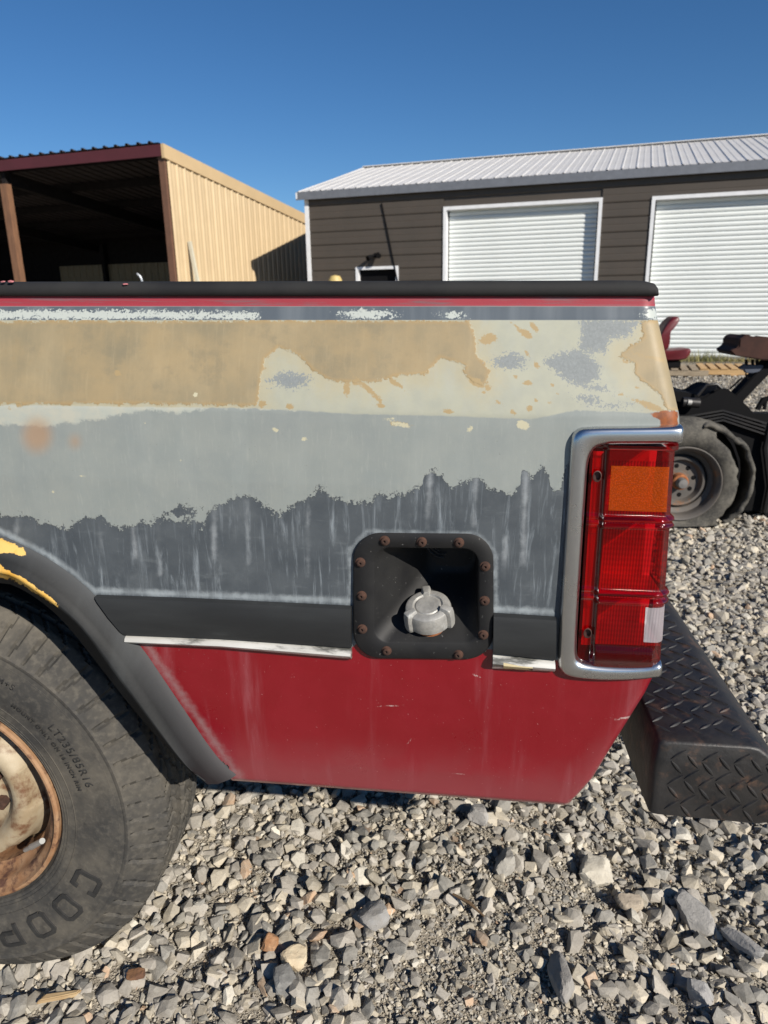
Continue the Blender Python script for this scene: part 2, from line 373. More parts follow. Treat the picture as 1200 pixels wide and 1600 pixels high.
Z = gz(X, Y); ed = np.minimum(np.minimum(X+3.0, 4.5-X), np.minimum(Y+.8, 5.7-Y)); Z = np.where(ed < .4, Z*ed/.4 - .0, Z)
vv = np.stack([X, Y, Z], -1).reshape(-1, 3)
ff = [(j*nx+i, j*nx+i+1, (j+1)*nx+i+1, (j+1)*nx+i) for j in range(ny-1) for i in range(nx-1)]
tag(link('gravel_yard', mesh(vv, ff), M_grit, smooth=True), kind='structure')
b = MB(); b.add([(-400,-400,-.03),(400,-400,-.03),(400,600,-.03),(-400,600,-.03)], [(0,1,2,3)])
tag(b.build('ground', M_far), kind='structure')

# stones: crushed limestone as random convex hulls joined in one mesh
def hull(npts, flat, seed):
    rs = np.random.default_rng(seed); p = rs.normal(size=(npts, 3)); p /= (np.abs(p)**4).sum(axis=1)[:, None]**.25; p *= rs.uniform(.68, .95, (npts, 1))
    p *= np.array([1, rs.uniform(.6, .95), rs.uniform(flat, flat+.3)])
    if npts > 18: p += rs.normal(0, .03, p.shape)
    bm = bmesh.new()
    for q in p: bm.verts.new(q)
    r_ = bmesh.ops.convex_hull(bm, input=bm.verts)
    bmesh.ops.delete(bm, geom=[v for v in bm.verts if not v.link_faces], context='VERTS')
    bm.verts.index_update(); V = np.array([v.co[:] for v in bm.verts]); Fc = np.array([[v.index for v in f.verts] for f in bm.faces]); bm.free()
    return V, Fc
def block(flat, seed):
    rs = np.random.default_rng(seed); p = np.array([[i, j, k] for i in (-1,1) for j in (-1,1) for k in (-1,1)], float)*np.array([.8,.62,flat])
    p += rs.uniform(-.30, .30, p.shape)*np.array([1,1,.8]); p = np.concatenate([p, rs.uniform(-.85, .85, (2, 3))*np.array([1,.8,flat*1.1])])
    bm = bmesh.new()
    for q in p: bm.verts.new(q)
    bmesh.ops.convex_hull(bm, input=bm.verts)
    bmesh.ops.delete(bm, geom=[v for v in bm.verts if not v.link_faces], context='VERTS')
    bm.verts.index_update(); V = np.array([v.co[:] for v in bm.verts]); Fc = np.array([[v.index for v in f.verts] for f in bm.faces]); bm.free()
    return V, Fc
LO = [hull(9, .45, 100+i) for i in range(24)]; HI = [hull(13+i % 6, .38, 200+i) for i in range(60)] + [block(.36+.02*(i % 10), 400+i) for i in range(8)]
BG = [hull(20+i % 8, .34, 600+i) for i in range(40)]
def stones(spec):     # spec: list of (lib, xy, size, sink)
    AV, AF, AC = [], [], []; base = 0
    for lib, xy, size, sink, tint in spec:
        n = len(xy); vi = rng.integers(0, len(lib), n)
        az = rng.uniform(0, 2*np.pi, n); tx = rng.normal(0, .45, n); ty = rng.normal(0, .45, n)
        tone = rng.uniform(0, 1, n); g = rng.uniform(.18, .42, n)
        col = np.stack([g*1.09, g*1.0, g*.865], -1)
        be = tone > .60; col[be] = np.stack([g[be]*1.42, g[be]*1.26, g[be]*.98], -1)
        wh = tone > .91; col[wh] = np.stack([g[wh]*1.6, g[wh]*1.5, g[wh]*1.27], -1)
        br = tone < .018; col[br] = np.stack([g[br]*1.25, g[br]*.85, g[br]*.55], -1)
        bl = (tone > .03) & (tone < .22); col[bl] *= np.array([.62, .65, .68])
        col *= tint
        z0 = gz(xy[:, 0], xy[:, 1])
        for k, (V, Fc) in enumerate(lib):
            id_ = np.nonzero(vi == k)[0]
            if not len(id_): continue
            ca, sa = np.cos(az[id_]), np.sin(az[id_]); cx, sx = np.cos(tx[id_]), np.sin(tx[id_]); cy, sy = np.cos(ty[id_]), np.sin(ty[id_])
            P = np.repeat(V[None], len(id_), 0)
            y1 = P[..., 1]*cx[:, None]-P[..., 2]*sx[:, None]; z1 = P[..., 1]*sx[:, None]+P[..., 2]*cx[:, None]
            x1 = P[..., 0]*cy[:, None]+z1*sy[:, None]; z1 = -P[..., 0]*sy[:, None]+z1*cy[:, None]
            x2 = x1*ca[:, None]-y1*sa[:, None]; y2 = x1*sa[:, None]+y1*ca[:, None]
            s_ = size[id_][:, None]*.5
            W = np.stack([x2*s_+xy[id_, 0:1], y2*s_+xy[id_, 1:2], z1*s_+z0[id_][:, None]+s_*sink], -1)
            nv = len(V); AV.append(W.reshape(-1, 3))
            AF.append((Fc[None]+base+np.arange(len(id_))[:, None, None]*nv).reshape(-1, 3))
            AC.append(np.repeat(col[id_], nv, 0)); base += nv*len(id_)
    V = np.concatenate(AV).astype(np.float32); Fc = np.concatenate(AF).astype(np.int32); C = np.concatenate(AC)
    me = bpy.data.meshes.new('stones'); me.vertices.add(len(V)); me.vertices.foreach_set('co', V.ravel())
    me.loops.add(len(Fc)*3); me.loops.foreach_set('vertex_index', Fc.ravel())
    me.polygons.add(len(Fc)); me.polygons.foreach_set('loop_start', np.arange(len(Fc), dtype=np.int32)*3)
    me.update(calc_edges=True); me.shade_flat()
    a = me.attributes.new('tone', 'FLOAT_COLOR', 'POINT'); C4 = np.ones((len(C), 4), np.float32); C4[:, :3] = C; a.data.foreach_set('color', C4.ravel())
    return me
def stonemat():
    x = NT('limestone'); a = x.attr('tone').outputs['Color']
    n1 = x.noise(38, 7, .65); n2 = x.noise(240, 4, .6)
    c = x.mix(x.step(n1, .3, .7), a, x.mix(.45, a, (.42,.395,.34))); c = x.mix(x.step(n2, .42, .72, 0, .4), c, x.mix(1.0, c, (.6,.58,.55), 'MULTIPLY'))
    h = x.math('MULTIPLY_ADD', n1, 1.6, x.math('MULTIPLY', n2, .35))
    return x.done(c, .85, 0, x.bump(h, .6, .0025), 0, .2)
M_stone = stonemat()
def dirtpatch(xy):    # 0 coarse .. 1 fines
    u, v = xy[:, 0], xy[:, 1]
    return np.clip(.5+.9*np.sin(u*2.1+.9)*np.cos(v*2.7-1.2)+.5*np.sin(u*5+v*4), 0, 1)
def scat(n, x0, x1, y0, y1):
    return np.stack([rng.uniform(x0, x1, n), rng.uniform(y0, y1, n)], -1)
def finez(xy):        # two dirty areas of fines seen bottom-centre of the photo
    a = np.exp(-(((xy[:, 0]-.18)/.28)**2+((xy[:, 1]-1.12)/.17)**2)); b_ = np.exp(-(((xy[:, 0]-.42)/.25)**2+((xy[:, 1]-1.4)/.12)**2))
    return np.clip(a+b_*.8, 0, 1)
A_ = scat(380, -1.6, 2.9, .75, 4.4); A_ = A_[finez(A_) < .6]
B_ = scat(11500, -1.6, 2.9, .75, 4.4); B_ = B_[finez(B_) < rng.uniform(.1, .9, len(B_))]
C_ = scat(30000, -1.5, 2.8, .75, 4.2); C_ = C_[finez(C_) < rng.uniform(.15, 1.3, len(C_))]; D_ = scat(46000, -1.35, 1.9, .75, 2.4); E_ = scat(60000, -1.2, 1.4, .78, 1.85)
D_ = D_[rng.uniform(0, 1, len(D_)) < .5+.5*finez(D_)]
E_ = E_[rng.uniform(0, 1, len(E_)) < .25+.75*finez(E_)]
Fz = scat(26000, .8, 10, 4.0, 14.5); Fz = Fz[(Fz[:, 0] > Fz[:, 1]*.28) & (Fz[:, 0] < Fz[:, 1]*.8)]
spec = [(BG, A_, rng.uniform(.052, .085, len(A_)), .30, 1.0), (BG, B_, rng.uniform(.029, .060, len(B_)), .38, 1.0),
        (HI, C_, rng.uniform(.016, .034, len(C_)), .34, 1.0), (LO, D_, rng.uniform(.009, .018, len(D_)), .4, 1.05),
        (LO, E_, rng.uniform(.004, .009, len(E_)), .4, 1.05), (LO, Fz, rng.uniform(.025, .065, len(Fz)), .3, 1.0)]
tag(link('gravel', stones(spec), M_stone), 'loose crushed limestone gravel covering the yard', kind='stuff')

# hero stones and scraps
def hero(name, px, py, sx, sy, sz, rot, c1, c2, seed, label, cat='stone', zoff=.0, mat=None):
    p = on_ground(px, py, .02); rs = random.Random(seed)
    me = bpy.data.meshes.new('m'); bm = bmesh.new(); bmesh.ops.create_icosphere(bm, subdivisions=4, radius=1)
    pl = []
    for _ in range(10):
        n = Vector((rs.gauss(0,1), rs.gauss(0,1), rs.gauss(0,1))).normalized(); pl.append((n, rs.uniform(.52, .85)))
    for n in ((0,0,1),(0,0,-1),(1,0,0),(-1,0,0)): pl.append((Vector(n).lerp(Vector((rs.gauss(0,.3),rs.gauss(0,.3),rs.gauss(0,.3))), .3).normalized(), .75))
    off = Vector((seed*3.1, 0, 0))
    for v in bm.verts:
        d = v.co.normalized(); r_ = 1.0
        for n, q in pl:
            t = n.dot(d)
            if t > .05: r_ = min(r_, q/t)
        r_ *= 1 + .05*mnoise.noise(d*2.2+off) + .04*mnoise.noise(d*5+off) + .025*mnoise.noise(d*13+off)
        v.co = Vector((d.x*sx, d.y*sy, d.z*sz))*r_
    bm.to_mesh(me); bm.free()
    mt = mat or simple('stone_'+name, c1, c2, .85, ns=40, bs=130, bstr=.7, bd=.003)
    o = link(name, me, mt, smooth=True); me.set_sharp_from_angle(angle=R(17)); o.location = (p.x, p.y, float(gz(p.x, p.y))+sz*.5+zoff); o.rotation_euler = (rs.uniform(-.15,.15), rs.uniform(-.15,.15), rot)
    return tag(o, label, cat)
G1, G2 = (.25,.235,.215), (.32,.315,.30); W1, W2 = (.46,.42,.34), (.56,.52,.43)
hero('stone', 423, 1470, .022, .032, .02, -.3, (.30,.14,.06), (.42,.25,.14), 1, 'rust orange stone lying in grey gravel right of the wheel', zoff=.012)
hero('stone', 460, 1492, .036, .030, .026, .4, (.46,.37,.25), (.55,.47,.33), 2, 'pale tan bumpy stone just below the orange stone', zoff=.008)
hero('stone', 447, 1527, .032, .046, .028, .2, (.16,.158,.15), (.23,.225,.21), 3, 'dark grey smooth stone below the tan and orange pair', zoff=.012)
hero('stone', 878, 1527, .027, .064, .024, .08, (.24,.225,.205), (.30,.285,.26), 4, 'long upright grey slab of stone near the bottom right of centre', zoff=.012)
hero('stone', 1088, 1412, .050, .058, .028, .2, (.27,.26,.24), (.35,.335,.31), 5, 'broad flat grey stone lying right of the pale brown wedge', zoff=.010)
hero('stone', 1163, 1467, .022, .060, .02, .55, (.30,.29,.27), (.38,.36,.33), 6, 'narrow slanting grey stone bar near the right edge', zoff=.014)
hero('stone', 930, 1350, .060, .052, .030, .9, W1, W2, 7, 'largest pale cream stone below the bumper end', zoff=.012)
hero('stone', 985, 1400, .038, .028, .03, .1, (.30,.25,.19), (.40,.34,.26), 8, 'brown wedge shaped stone between the cream stone and the flat stone', zoff=.008)
hero('stone', 790, 1350, .032, .050, .03, -.2, (.26,.245,.215), (.34,.32,.28), 9, 'blocky grey stone standing left of the large cream stone', zoff=.008)
hero('stone', 585, 1435, .046, .038, .026, .6, G1, (.28,.275,.265), 10, 'angular mid grey stone in the coarse gravel under the fuel filler', zoff=.012)
hero('stone', 745, 1280, .036, .038, .03, .3, (.27,.255,.235), (.36,.345,.32), 11, 'grey stone just under the lower edge of the red panel', zoff=.012)
hero('stone', 1095, 1550, .034, .034, .03, .9, (.27,.26,.25), (.35,.34,.32), 12, 'square grey stone at the bottom right below the slanting bar', zoff=.008)
b = MB(); p = on_ground(733, 1410, .035)
b.tube([(p.x-.035, p.y+.03, .03), (p.x, p.y, .034), (p.x+.03, p.y-.035, .03)], [.003, .0042, .002], 6)
M_twig = simple('dry_bark', (.12,.075,.04), (.2,.13,.07), .9)
tag(b.build('twig', M_twig), 'short brown twig lying on the dirt in front of the slab', 'twig')
b = MB(); p = on_ground(95, 1545, .03); p.z = float(gz(p.x, p.y))+.017; Mx = Matrix.Translation(p) @ Matrix.Rotation(.35, 4, 'Z') @ Matrix.Rotation(.12, 4, 'Y')
b.add([Mx @ Vector(v) for v in ((-.05,-.007,-.004),(.03,-.010,-.005),(.046,.002,-.004),(-.035,.009,-.005),(-.045,-.006,.005),(.028,-.008,.006),(.036,.001,.004),(-.030,.007,.006))], [(0,3,2,1),(4,5,6,7),(0,1,5,4),(1,2,6,5),(2,3,7,6),(3,0,4,7)])
tag(b.build('wood_chip', simple('split_wood', (.42,.31,.17), (.3,.2,.1), .8, stretch=(1,8,8), ns=6), bevel=.002), 'pale splintered wood chip lying below the tyre', 'wood chip')
hero('wood_chip', 212, 1520, .024, .017, .012, .3, (.2,.1,.045), (.1,.05,.03), 21, 'dark brown bark chip among the stones beside the tyre', 'wood chip', zoff=.022)

# ---- the truck
truck = empty('pickup_truck', TM, 'weathered pickup truck bed side in cream, grey and red flaking paint with red tail light', 'pickup truck')
def seg_sdf(PX, PY, poly):
    P = np.array(poly, float); n = len(P); d = np.full(PX.shape, 1e9); ins = np.zeros(PX.shape, bool)
    for i in range(n):
        ax_, ay_ = P[i]; bx_, by_ = P[(i+1) % n]; dx, dy = bx_-ax_, by_-ay_
        t = np.clip(((PX-ax_)*dx+(PY-ay_)*dy)/(dx*dx+dy*dy+1e-9), 0, 1)
        d = np.minimum(d, np.hypot(PX-ax_-t*dx, PY-ay_-t*dy))
        c = ((ay_ > PY) != (by_ > PY)) & (PX < (bx_-ax_)*(PY-ay_)/(by_-ay_+1e-12)+ax_); ins ^= c
    return np.where(ins, d, -d)
def ell(PX, PY, cx, cy, rx, ry, a=0):
    u = (PX-cx)*math.cos(a)+(PY-cy)*math.sin(a); v = -(PX-cx)*math.sin(a)+(PY-cy)*math.cos(a)
    return (1-np.hypot(u/rx, v/ry))*min(rx, ry)
# profile of the bed side: (photo y at x=600, inset)
PROF = [(459,.058),(462,.056),(478,.055),(497,.047),(501,.0445),(560,.026),(615,.0085),(634,.0035),(645,.0010),(662,0),(760,-.003),(880,-.002),(1010,.001),(1060,.004),(1130,.012),(1200,.022),(1234,.030),(1237,.040)]
pz = [(L(600, a, c).z, c) for a, c in PROF]
zs_, cs_ = np.array([q[0] for q in pz])[::-1], np.array([q[1] for q in pz])[::-1]
def cof(z): return np.interp(z, zs_, cs_)
def surf(px, py, it=3):      # photo point on the bed side surface -> truck frame
    c = 0.0
    for _ in range(it): p = L(px, py, c); c = float(cof(p.z))
    return L(px, py, c)
END = [(1026,459),(1028,463),(1033,500),(1049,570),(1063,632),(1067,650),(1068,680),(1052,850),(1037,1030),(1026,1062),(1012,1090),(990,1125),(965,1165),(930,1222),(905,1250),(899,1254)]
en = [surf(a, b_) for a, b_ in END]; ez_ = np.array([q.z for q in en])[::-1]; exx = np.array([q.x for q in en])[::-1]
def xend(z): return np.interp(z, ez_, exx)
X0 = -1.75; nz = 250
ztop, zbot = zs_[-1], zs_[0]
zr = np.linspace(ztop, zbot, nz); 
# columns: coarse off-frame, fine in view
ucol = np.concatenate([np.linspace(0, 1, 40)[:-1]*(.95), np.linspace(.95, 2.0, 5)[:0]])
ucol = np.concatenate([np.linspace(X0, -.75, 60)[:-1], np.linspace(-.75, .40, 400)])
rad = .022; ncor = 10
gx = []; gy = []; gzv = []
for z in zr:
    xe = float(xend(z)); xa = -.75; c = float(cof(z))
    xs = np.concatenate([np.linspace(X0, xa, 60)[:-1], xa + (xe-rad-xa)*np.linspace(0, 1, 380)])
    ys = np.full(len(xs), c)
    th = np.linspace(0, math.pi/2, ncor+1)[1:]
    xs = np.concatenate([xs, xe-rad+rad*np.sin(th), [xe, xe, xe]]); ys = np.concatenate([ys, c+rad*(1-np.cos(th)), [c+rad+.02, c+rad+.05, c+rad+.09]])
    gx.append(xs); gy.append(ys); gzv.append(np.full(len(xs), z))
gx, gy, gzv = map(np.array, (gx, gy, gzv)); NR, NC = gx.shape
LOC = np.stack([gx, gy, gzv], -1).reshape(-1, 3)
WLD = LOC @ TMn[:3, :3].T + TMn[:3, 3]
PX, PY = project(WLD)
# wear maps (photo coordinates of the paint edges)
d_tan = np.maximum.reduce([
    seg_sdf(PX, PY, [(-900,501),(14,503),(40,500),(733,502),(743,527),(746,556),(765,578),(763,590),(757,603),(741,597),(722,581),(728,572),(700,562),(687,558),(665,585),(617,587),(592,597),(549,597),(518,596),(490,579),(467,556),(434,542),(413,561),(408,589),(401,634),(270,632),(215,630),(0,632),(-900,632)]),
    seg_sdf(PX, PY, [(1001,498),(1007,527),(972,551),(968,557),(994,569),(991,584),(1010,600),(1032,616),(1044,641),(1100,641),(1100,498)])])
d_tan = np.minimum(d_tan, PY-501.5)
d_sh = np.minimum(PY-500, np.interp(PX, [0,400,560,700,830,900,960,1010,1066], [633,638,647,650,655,641,643,645,640])-PY)
d_crease = np.minimum(PY-600, np.interp(PX, [-900,0,60,150,230,280,330,520,900], [655,662,668,655,640,645,637,640,640])-PY)
bx = [-900,0,33,61,93,121,135,159,187,205,247,280,317,327,345,383,401,429,453,476,495,513,544,573,592,636,660,662,675,689,704,728,752,762,791,812,817,822,829,849,858,861,875,884,900,1200]
by = [790,803,803,815,820,820,806,817,824,821,813,815,820,801,787,780,779,803,792,785,766,771,788,785,776,771,754,742,732,739,763,754,749,761,771,762,728,742,752,728,742,768,766,735,715,715]
d_slate = PY - np.interp(PX, bx, by)
isl = ell(PX, PY, 287, 799, 24, 8, -.2); d_slate = np.maximum(np.clip(d_slate, -60, 60), isl)
d_steel = np.maximum.reduce([
    seg_sdf(PX, PY, [(909,499),(1000,500),(985,524),(953,531),(947,549),(906,550)]),
    seg_sdf(PX, PY, [(849,562),(877,551),(903,548),(922,556),(942,575),(934,591),(915,602),(890,597),(861,578)]),
    ell(PX, PY, 798, 565, 30, 15)-3, ell(PX, PY, 453, 594, 38, 14)-3, ell(PX, PY, 921, 624, 22, 9, .2)-2, ell(PX, PY, 955, 634, 22, 4)-1, ell(PX,PY,930,606,20,4,.2)-1])
spots = [(808,512,14,3,.7),(822,522,10,5,.6),(834,510,9,4,.9),(762,530,17,7,-.3),(824,552,7,4,1),(838,570,6,4,.8),(806,589,5,4,.4),(826,599,7,4,.1),(745,598,15,6,.5),(762,606,5,5,0),(756,613,4,4,0),(778,628,8,3,.5),(828,638,5,5,.8),(804,646,6,3,.6),(864,602,4,3,0),(871,615,3,2,0),(838,625,2,2,0),(861,629,3,1.5,0),(972,616,4,2,0),(1010,632,26,4,.38),(995,605,4,3,0),(978,564,7,3,0),(1015,558,24,3,.25),(542,608,6,12,.1),(575,608,26,4,.75),(594,634,8,3,.1),(620,600,14,3,.6),(452,635,6,4,0),(410,631,6,5,0),(663,582,5,3,0),(1020,606,3,3,0),(700,643,8,3,0),(555,598,8,4,.3),(628,663,15,3,.1),(29,632,5,5,0),(15,637,3,3,0),(184,583,4,4,0),(170,595,2,2,0)]
d_spot = np.maximum.reduce([ell(PX, PY, *s_) for s_ in spots])
d_cspot = np.maximum.reduce([ell(PX, PY, *s_) for s_ in [(226,660,4,3,0),(430,671,6,5,0),(476,686,7,4,0),(84,768,4,3,0),(127,744,9,2,0),(283,719,3,2,0),(306,617,5,5,0),(629,664,17,5,.1),(733,672,5,9,.6),(604,655,14,3,0),(817,664,12,8,.3),(640,520,1,1,0)]])-1.6
d_rust = np.minimum(seg_sdf(PX, PY, [(1016,647),(1040,641),(1059,643),(1060,672),(1034,672),(1030,655)]), 30)
d_rsoft = np.maximum(ell(PX, PY, 58, 680, 24, 28), ell(PX, PY, 117, 690, 12, 14)-4)
d_strip = np.minimum(PY-479, 500-PY)
d_ssage = np.maximum.reduce([seg_sdf(PX, PY, [(-900,483),(200,484),(300,486),(405,487),(405,500),(-900,500)])-2, ell(PX, PY, 575, 491, 45, 10)-3, ell(PX, PY, 706, 493, 25, 9)-4, ell(PX, PY, 1024, 491, 22, 9)-2])
d_redt = 478.5-PY
redline = np.interp(PX, [-900,150,200,552,556,770,870,1100], [960,960,992,1011,1006,1015,1032,1052])
d_red = PY-redline
d_redlow = np.interp(PX, [350,900,1000], [1206,1253,1150])-PY
d_reddust = np.maximum(-np.abs((PX-(225+(PY-1010)*.70))-6)*1.6+4, -60.0)
scr = [(610,1103,22,1.3,-.04),(640,1158,5,1.2,-.9),(745,1056,9,1.5,.35),(975,1122,16,2,-.2),(975,1165,9,2,-.9),(960,1190,12,1.6,-.8),(985,1140,3,12,.4),(950,1122,8,1,0),(720,1210,14,1,.1)]
d_scr = np.maximum.reduce([ell(PX, PY, *s_) for s_ in scr])
d_stk = np.minimum(PY-np.interp(PX, bx, by)+20, 80)
def runl(x0, y0, x1, y1, w_): 
    t = np.clip(((PX-x0)*(x1-x0)+(PY-y0)*(y1-y0))/((x1-x0)**2+(y1-y0)**2), 0, 1)
    return w_-np.hypot(PX-x0-t*(x1-x0), (PY-y0-t*(y1-y0)))
d_run = np.maximum.reduce([runl(334,795,333,885,4), runl(823,700,818,880,4.5), runl(673,740,667,825,4), runl(745,745,740,820,3), runl(246,815,250,895,4), runl(385,785,388,880,2.5), runl(480,790,482,900,2), runl(208,825,212,870,3), runl(790,840,788,900,4), runl(30,812,28,830,5), runl(156,825,158,865,3)])
trimtop = np.interp(PX, [-60,0,28,70,112,149,155,550,551,769,770,868,869], [820,832,846,867,895,927,926,942,1500,1500,954,960,1500])
d_dust = 4-np.abs(PY-(trimtop-3))
platet = 4-np.abs(seg_sdf(PX, PY, [(551,860),(575,834),(745,838),(771,865),(771,1000),(745,1030),(590,1028),(553,1000)])+4)
d_dust = np.maximum(d_dust, platet-3)
NB = dict(d_tan=d_tan, d_shoulder=d_sh, d_crease=d_crease, d_slate=d_slate, d_steel=d_steel, d_spot=d_spot, d_cspot=d_cspot, d_rust=d_rust, d_rsoft=d_rsoft, d_strip=d_strip, d_ssage=d_ssage, d_redt=d_redt, d_red=d_red, d_redlow=d_redlow, d_reddust=d_reddust, d_scr=d_scr, d_stk=d_stk, d_run=d_run, d_dust=d_dust)
# cut-outs: wheel arch, filler, lamp
ARCH = [(-60,905),(0,908),(37,922),(75,950),(107,982),(140,1024),(187,1085),(233,1140),(280,1190),(330,1222)]
archL = [surf(a, b_) for a, b_ in ARCH]
wc = L(-57, 1273, .03)         # wheel centre in the truck frame (outer face)
cut = np.zeros(PX.shape, bool)
cut |= (seg_sdf(PX, PY, [(566,848),(757,850),(757,1016),(566,1014)]) > 0)
cut |= (seg_sdf(PX, PY, [(905,682),(1090,670),(1090,700),(1056,1045),(890,1042),(886,1030)]) > 0)
fl_out = [(0,834),(28,848),(70,869),(112,897),(149,929),(196,985),(224,1013),(261,1069),(299,1125),(327,1167),(355,1200),(369,1210)]
fl_cr = [(0,887),(51,920),(96,953),(131,985),(163,1032),(205,1088),(243,1139),(280,1186),(300,1206),(320,1222)]
fl_in = [(0,909),(37,924),(75,951),(107,983),(140,1025),(187,1086),(233,1142),(280,1193),(296,1208),(316,1221)]
def mirr(pts):       # the arch is symmetric about the hub: continue it out of frame
    q = [Vector((2*wc.x-p.x, p.y, p.z)) for p in pts][::-1]
    return q+pts
outL = mirr([surf(a, b_) for a, b_ in fl_out]); 
crL = mirr([L(a, b_, -.045) for a, b_ in fl_cr]); inL = mirr([L(a, b_, -.040) for a, b_ in fl_in])
midp = [o_.lerp(c_, .45) for o_, c_ in zip(resample(outL, 60), resample(crL, 60))]
ml = [(p.x, p.z) for p in midp]; ml = [(ml[0][0], -1)]+ml+[(ml[-1][0], -1)]
cut |= (seg_sdf(LOC[:, 0], LOC[:, 2], ml) > 0)
idx = np.arange(NR*NC).reshape(NR, NC)
q = np.stack([idx[:-1, :-1], idx[1:, :-1], idx[1:, 1:], idx[:-1, 1:]], -1).reshape(-1, 4)
keep = ~(cut[q].any(axis=1)); q = q[keep]
used = np.unique(q); remap = -np.ones(NR*NC, int); remap[used] = np.arange(len(used)); q = remap[q]
me = mesh(LOC[used].tolist(), q.tolist())
for k_, arr in NB.items():
    at_ = me.attributes.new(k_, 'FLOAT', 'POINT'); at_.data.foreach_set('value', np.clip(arr[used], -500, 500).astype(np.float32))
link('bed_side', me, M_body, truck, True)

# inner structure of the bed, tailgate and far side (real depth behind the skin)
xb = float(xend(L(600, 800, 0).z))
zt = float(L(600, 462, .05).z); zb = float(L(600, 1215, .02).z)
b = MB(); b.box((X0, .13, zb+.25), (xb-.06, .14, zt-.02)); b.box((X0, .07, zt-.05), (float(xend(zt))-.03, .14, zt-.012)); b.build('inner_bed_wall', M_black, truck)
b = MB(); b.box((X0, .14, zb+.24), (xb-.05, 1.72, zb+.28)); b.build('bed_floor', M_black, truck)
b = MB(); b.box((X0, 1.72, zb+.02), (xb-.03, 1.86, zt)); b.build('far_bed_side', M_black, truck)
b = MB(); b.box((xb-.09, .10, zb+.2), (xb-.055, 1.76, zt-.06)); b.build('tailgate', simple('tailgate_paint', (.2,.012,.02)), truck, bevel=.008)
b = MB(); b.box((X0, .45, zb+.06), (xb-.0, .53, zb+.22)); b.box((X0, 1.33, zb+.06), (xb-.0, 1.41, zb+.22)); b.build('chassis_rail', M_black, truck)
b = MB()
arc = [Vector((wc.x + .50*math.cos(t), 0, wc.z+.02+.50*math.sin(t))) for t in np.linspace(.32, math.pi-.32, 30)]
b.strips([[Vector((p.x, c, p.z)) for p in arc] for c in (.012, .15, .42)]); 
b.strips([[Vector((p.x, .42, p.z)) for p in arc], [Vector((p.x, .42, wc.z)) for p in arc]]); b.build('wheel_well', M_black, truck)

# bed rail cap
b = MB(); rows = []
capz0 = L(600, 462, .045).z; capz1 = L(600, 438.5, .045).z; hc = capz1-capz0
endx = L(1029, 458, .045).x
sec = [(.064,0),(.052,-.001),(.0485,.002),(.0465,.30*hc),(.0475,.65*hc),(.052,.90*hc),(.060,hc),(.10,hc*1.02),(.135,hc*.9),(.14,0)]
for x_, k_ in ((X0,1),(-.9,1),(endx-.06,1),(endx-.03,.99),(endx-.015,.93),(endx-.004,.8),(endx,.55),(endx+.001,.2)):
    rows.append([Vector((x_ + (0 if k_ == 1 else 0), c, capz0+zz*k_)) for c, zz in sec])
b.strips(rows, caps=True); b.strips([[r_[0] for r_ in rows], [r_[-1] for r_ in rows]])
b.build('bed_rail_cap', M_cap, truck, 'all')

for a, c, sc_ in ((5,440,3),(17,440,4),(196,444,3.2)):
    p = L(a, c, .047); me_ = bpy.data.meshes.new('m'); bm = bmesh.new(); bmesh.ops.create_icosphere(bm, subdivisions=1, radius=.001*sc_)
    for v in bm.verts: v.co.z *= .5; v.co.x *= 1.5; v.co += Vector((random.uniform(-1,1), random.uniform(-1,1), random.uniform(-1,1)))*.0006
    bm.to_mesh(me_); bm.free(); o = link('paint_chip', me_, M_chip, truck); o.location = p
# flare
n = 90; o_, c_, i_ = resample(chaikin(outL), n), resample(chaikin(crL), n), resample(chaikin(inL), n)
rows = [[], [], [], [], [], [], [], [], []]
for k in range(n):
    a, c, e = o_[k], c_[k], i_[k]; tt = min(1, min(k, n-1-k)/6)
    rows[0].append(a+Vector((0, .006, 0))); rows[1].append(a+Vector((0, -.004, 0)))
    p = a.lerp(c, .15); p.y = a.y+(c.y-a.y)*.30; rows[2].append(p)
    p = a.lerp(c, .5); p.y = a.y+(c.y-a.y)*.72; rows[3].append(p)
    p = a.lerp(c, .85); p.y = a.y+(c.y-a.y)*.98; rows[4].append(p)
    rows[5].append(c.copy()); p = c.lerp(e, .12); p.y += .007; rows[6].append(p)
    rows[7].append(e+Vector((0,.004,0))); rows[8].append(e+Vector((0, .05, 0)))
b = MB(); b.strips(rows); fl = b.build('wheel_arch_flare', M_flare, truck, 'all'); 
fl.data.materials.clear()
def flaremat():
    x = NT('flaking_black_over_yellow'); a = x.attr('d_yel').outputs['Fac']
    nb = x.math('SUBTRACT', x.noise(45, 7, .7), .5); base = x.mix(x.step(x.noise(6, 6, .6), .35, .7), (.008,.009,.0095), (.014,.015,.016))
    base = x.mix(x.step(x.noise(200, 4, .7), .55, .7, 0, .5), base, (.012,.012,.013))
    base = x.mix(x.step(x.noise(1, 4, .6, x.coord((12, 1, 3))), .5, .8, 0, .5), base, (.055,.06,.062))
    base = x.mix(x.math('MULTIPLY', x.attr('d_edge').outputs['Fac'], .5), base, (.12,.125,.13))
    y = x.step(x.math('MULTIPLY_ADD', nb, 16.0, a), -.6, .6)
    col = x.mix(y, base, x.mix(x.step(x.noise(20, 4, .6), .4, .6), (.55,.30,.05), (.60,.40,.12)))
    return x.done(col, .62, 0, x.bump(x.math('ADD', x.noise(120, 4, .6), x.math('MULTIPLY', y, .6)), .3, .001), 0, .28)
fl.data.materials.append(flaremat())
V_ = np.array([v.co[:] for v in fl.data.vertices]); Wv = V_ @ TMn[:3, :3].T + TMn[:3, 3]; fx, fy = project(Wv)
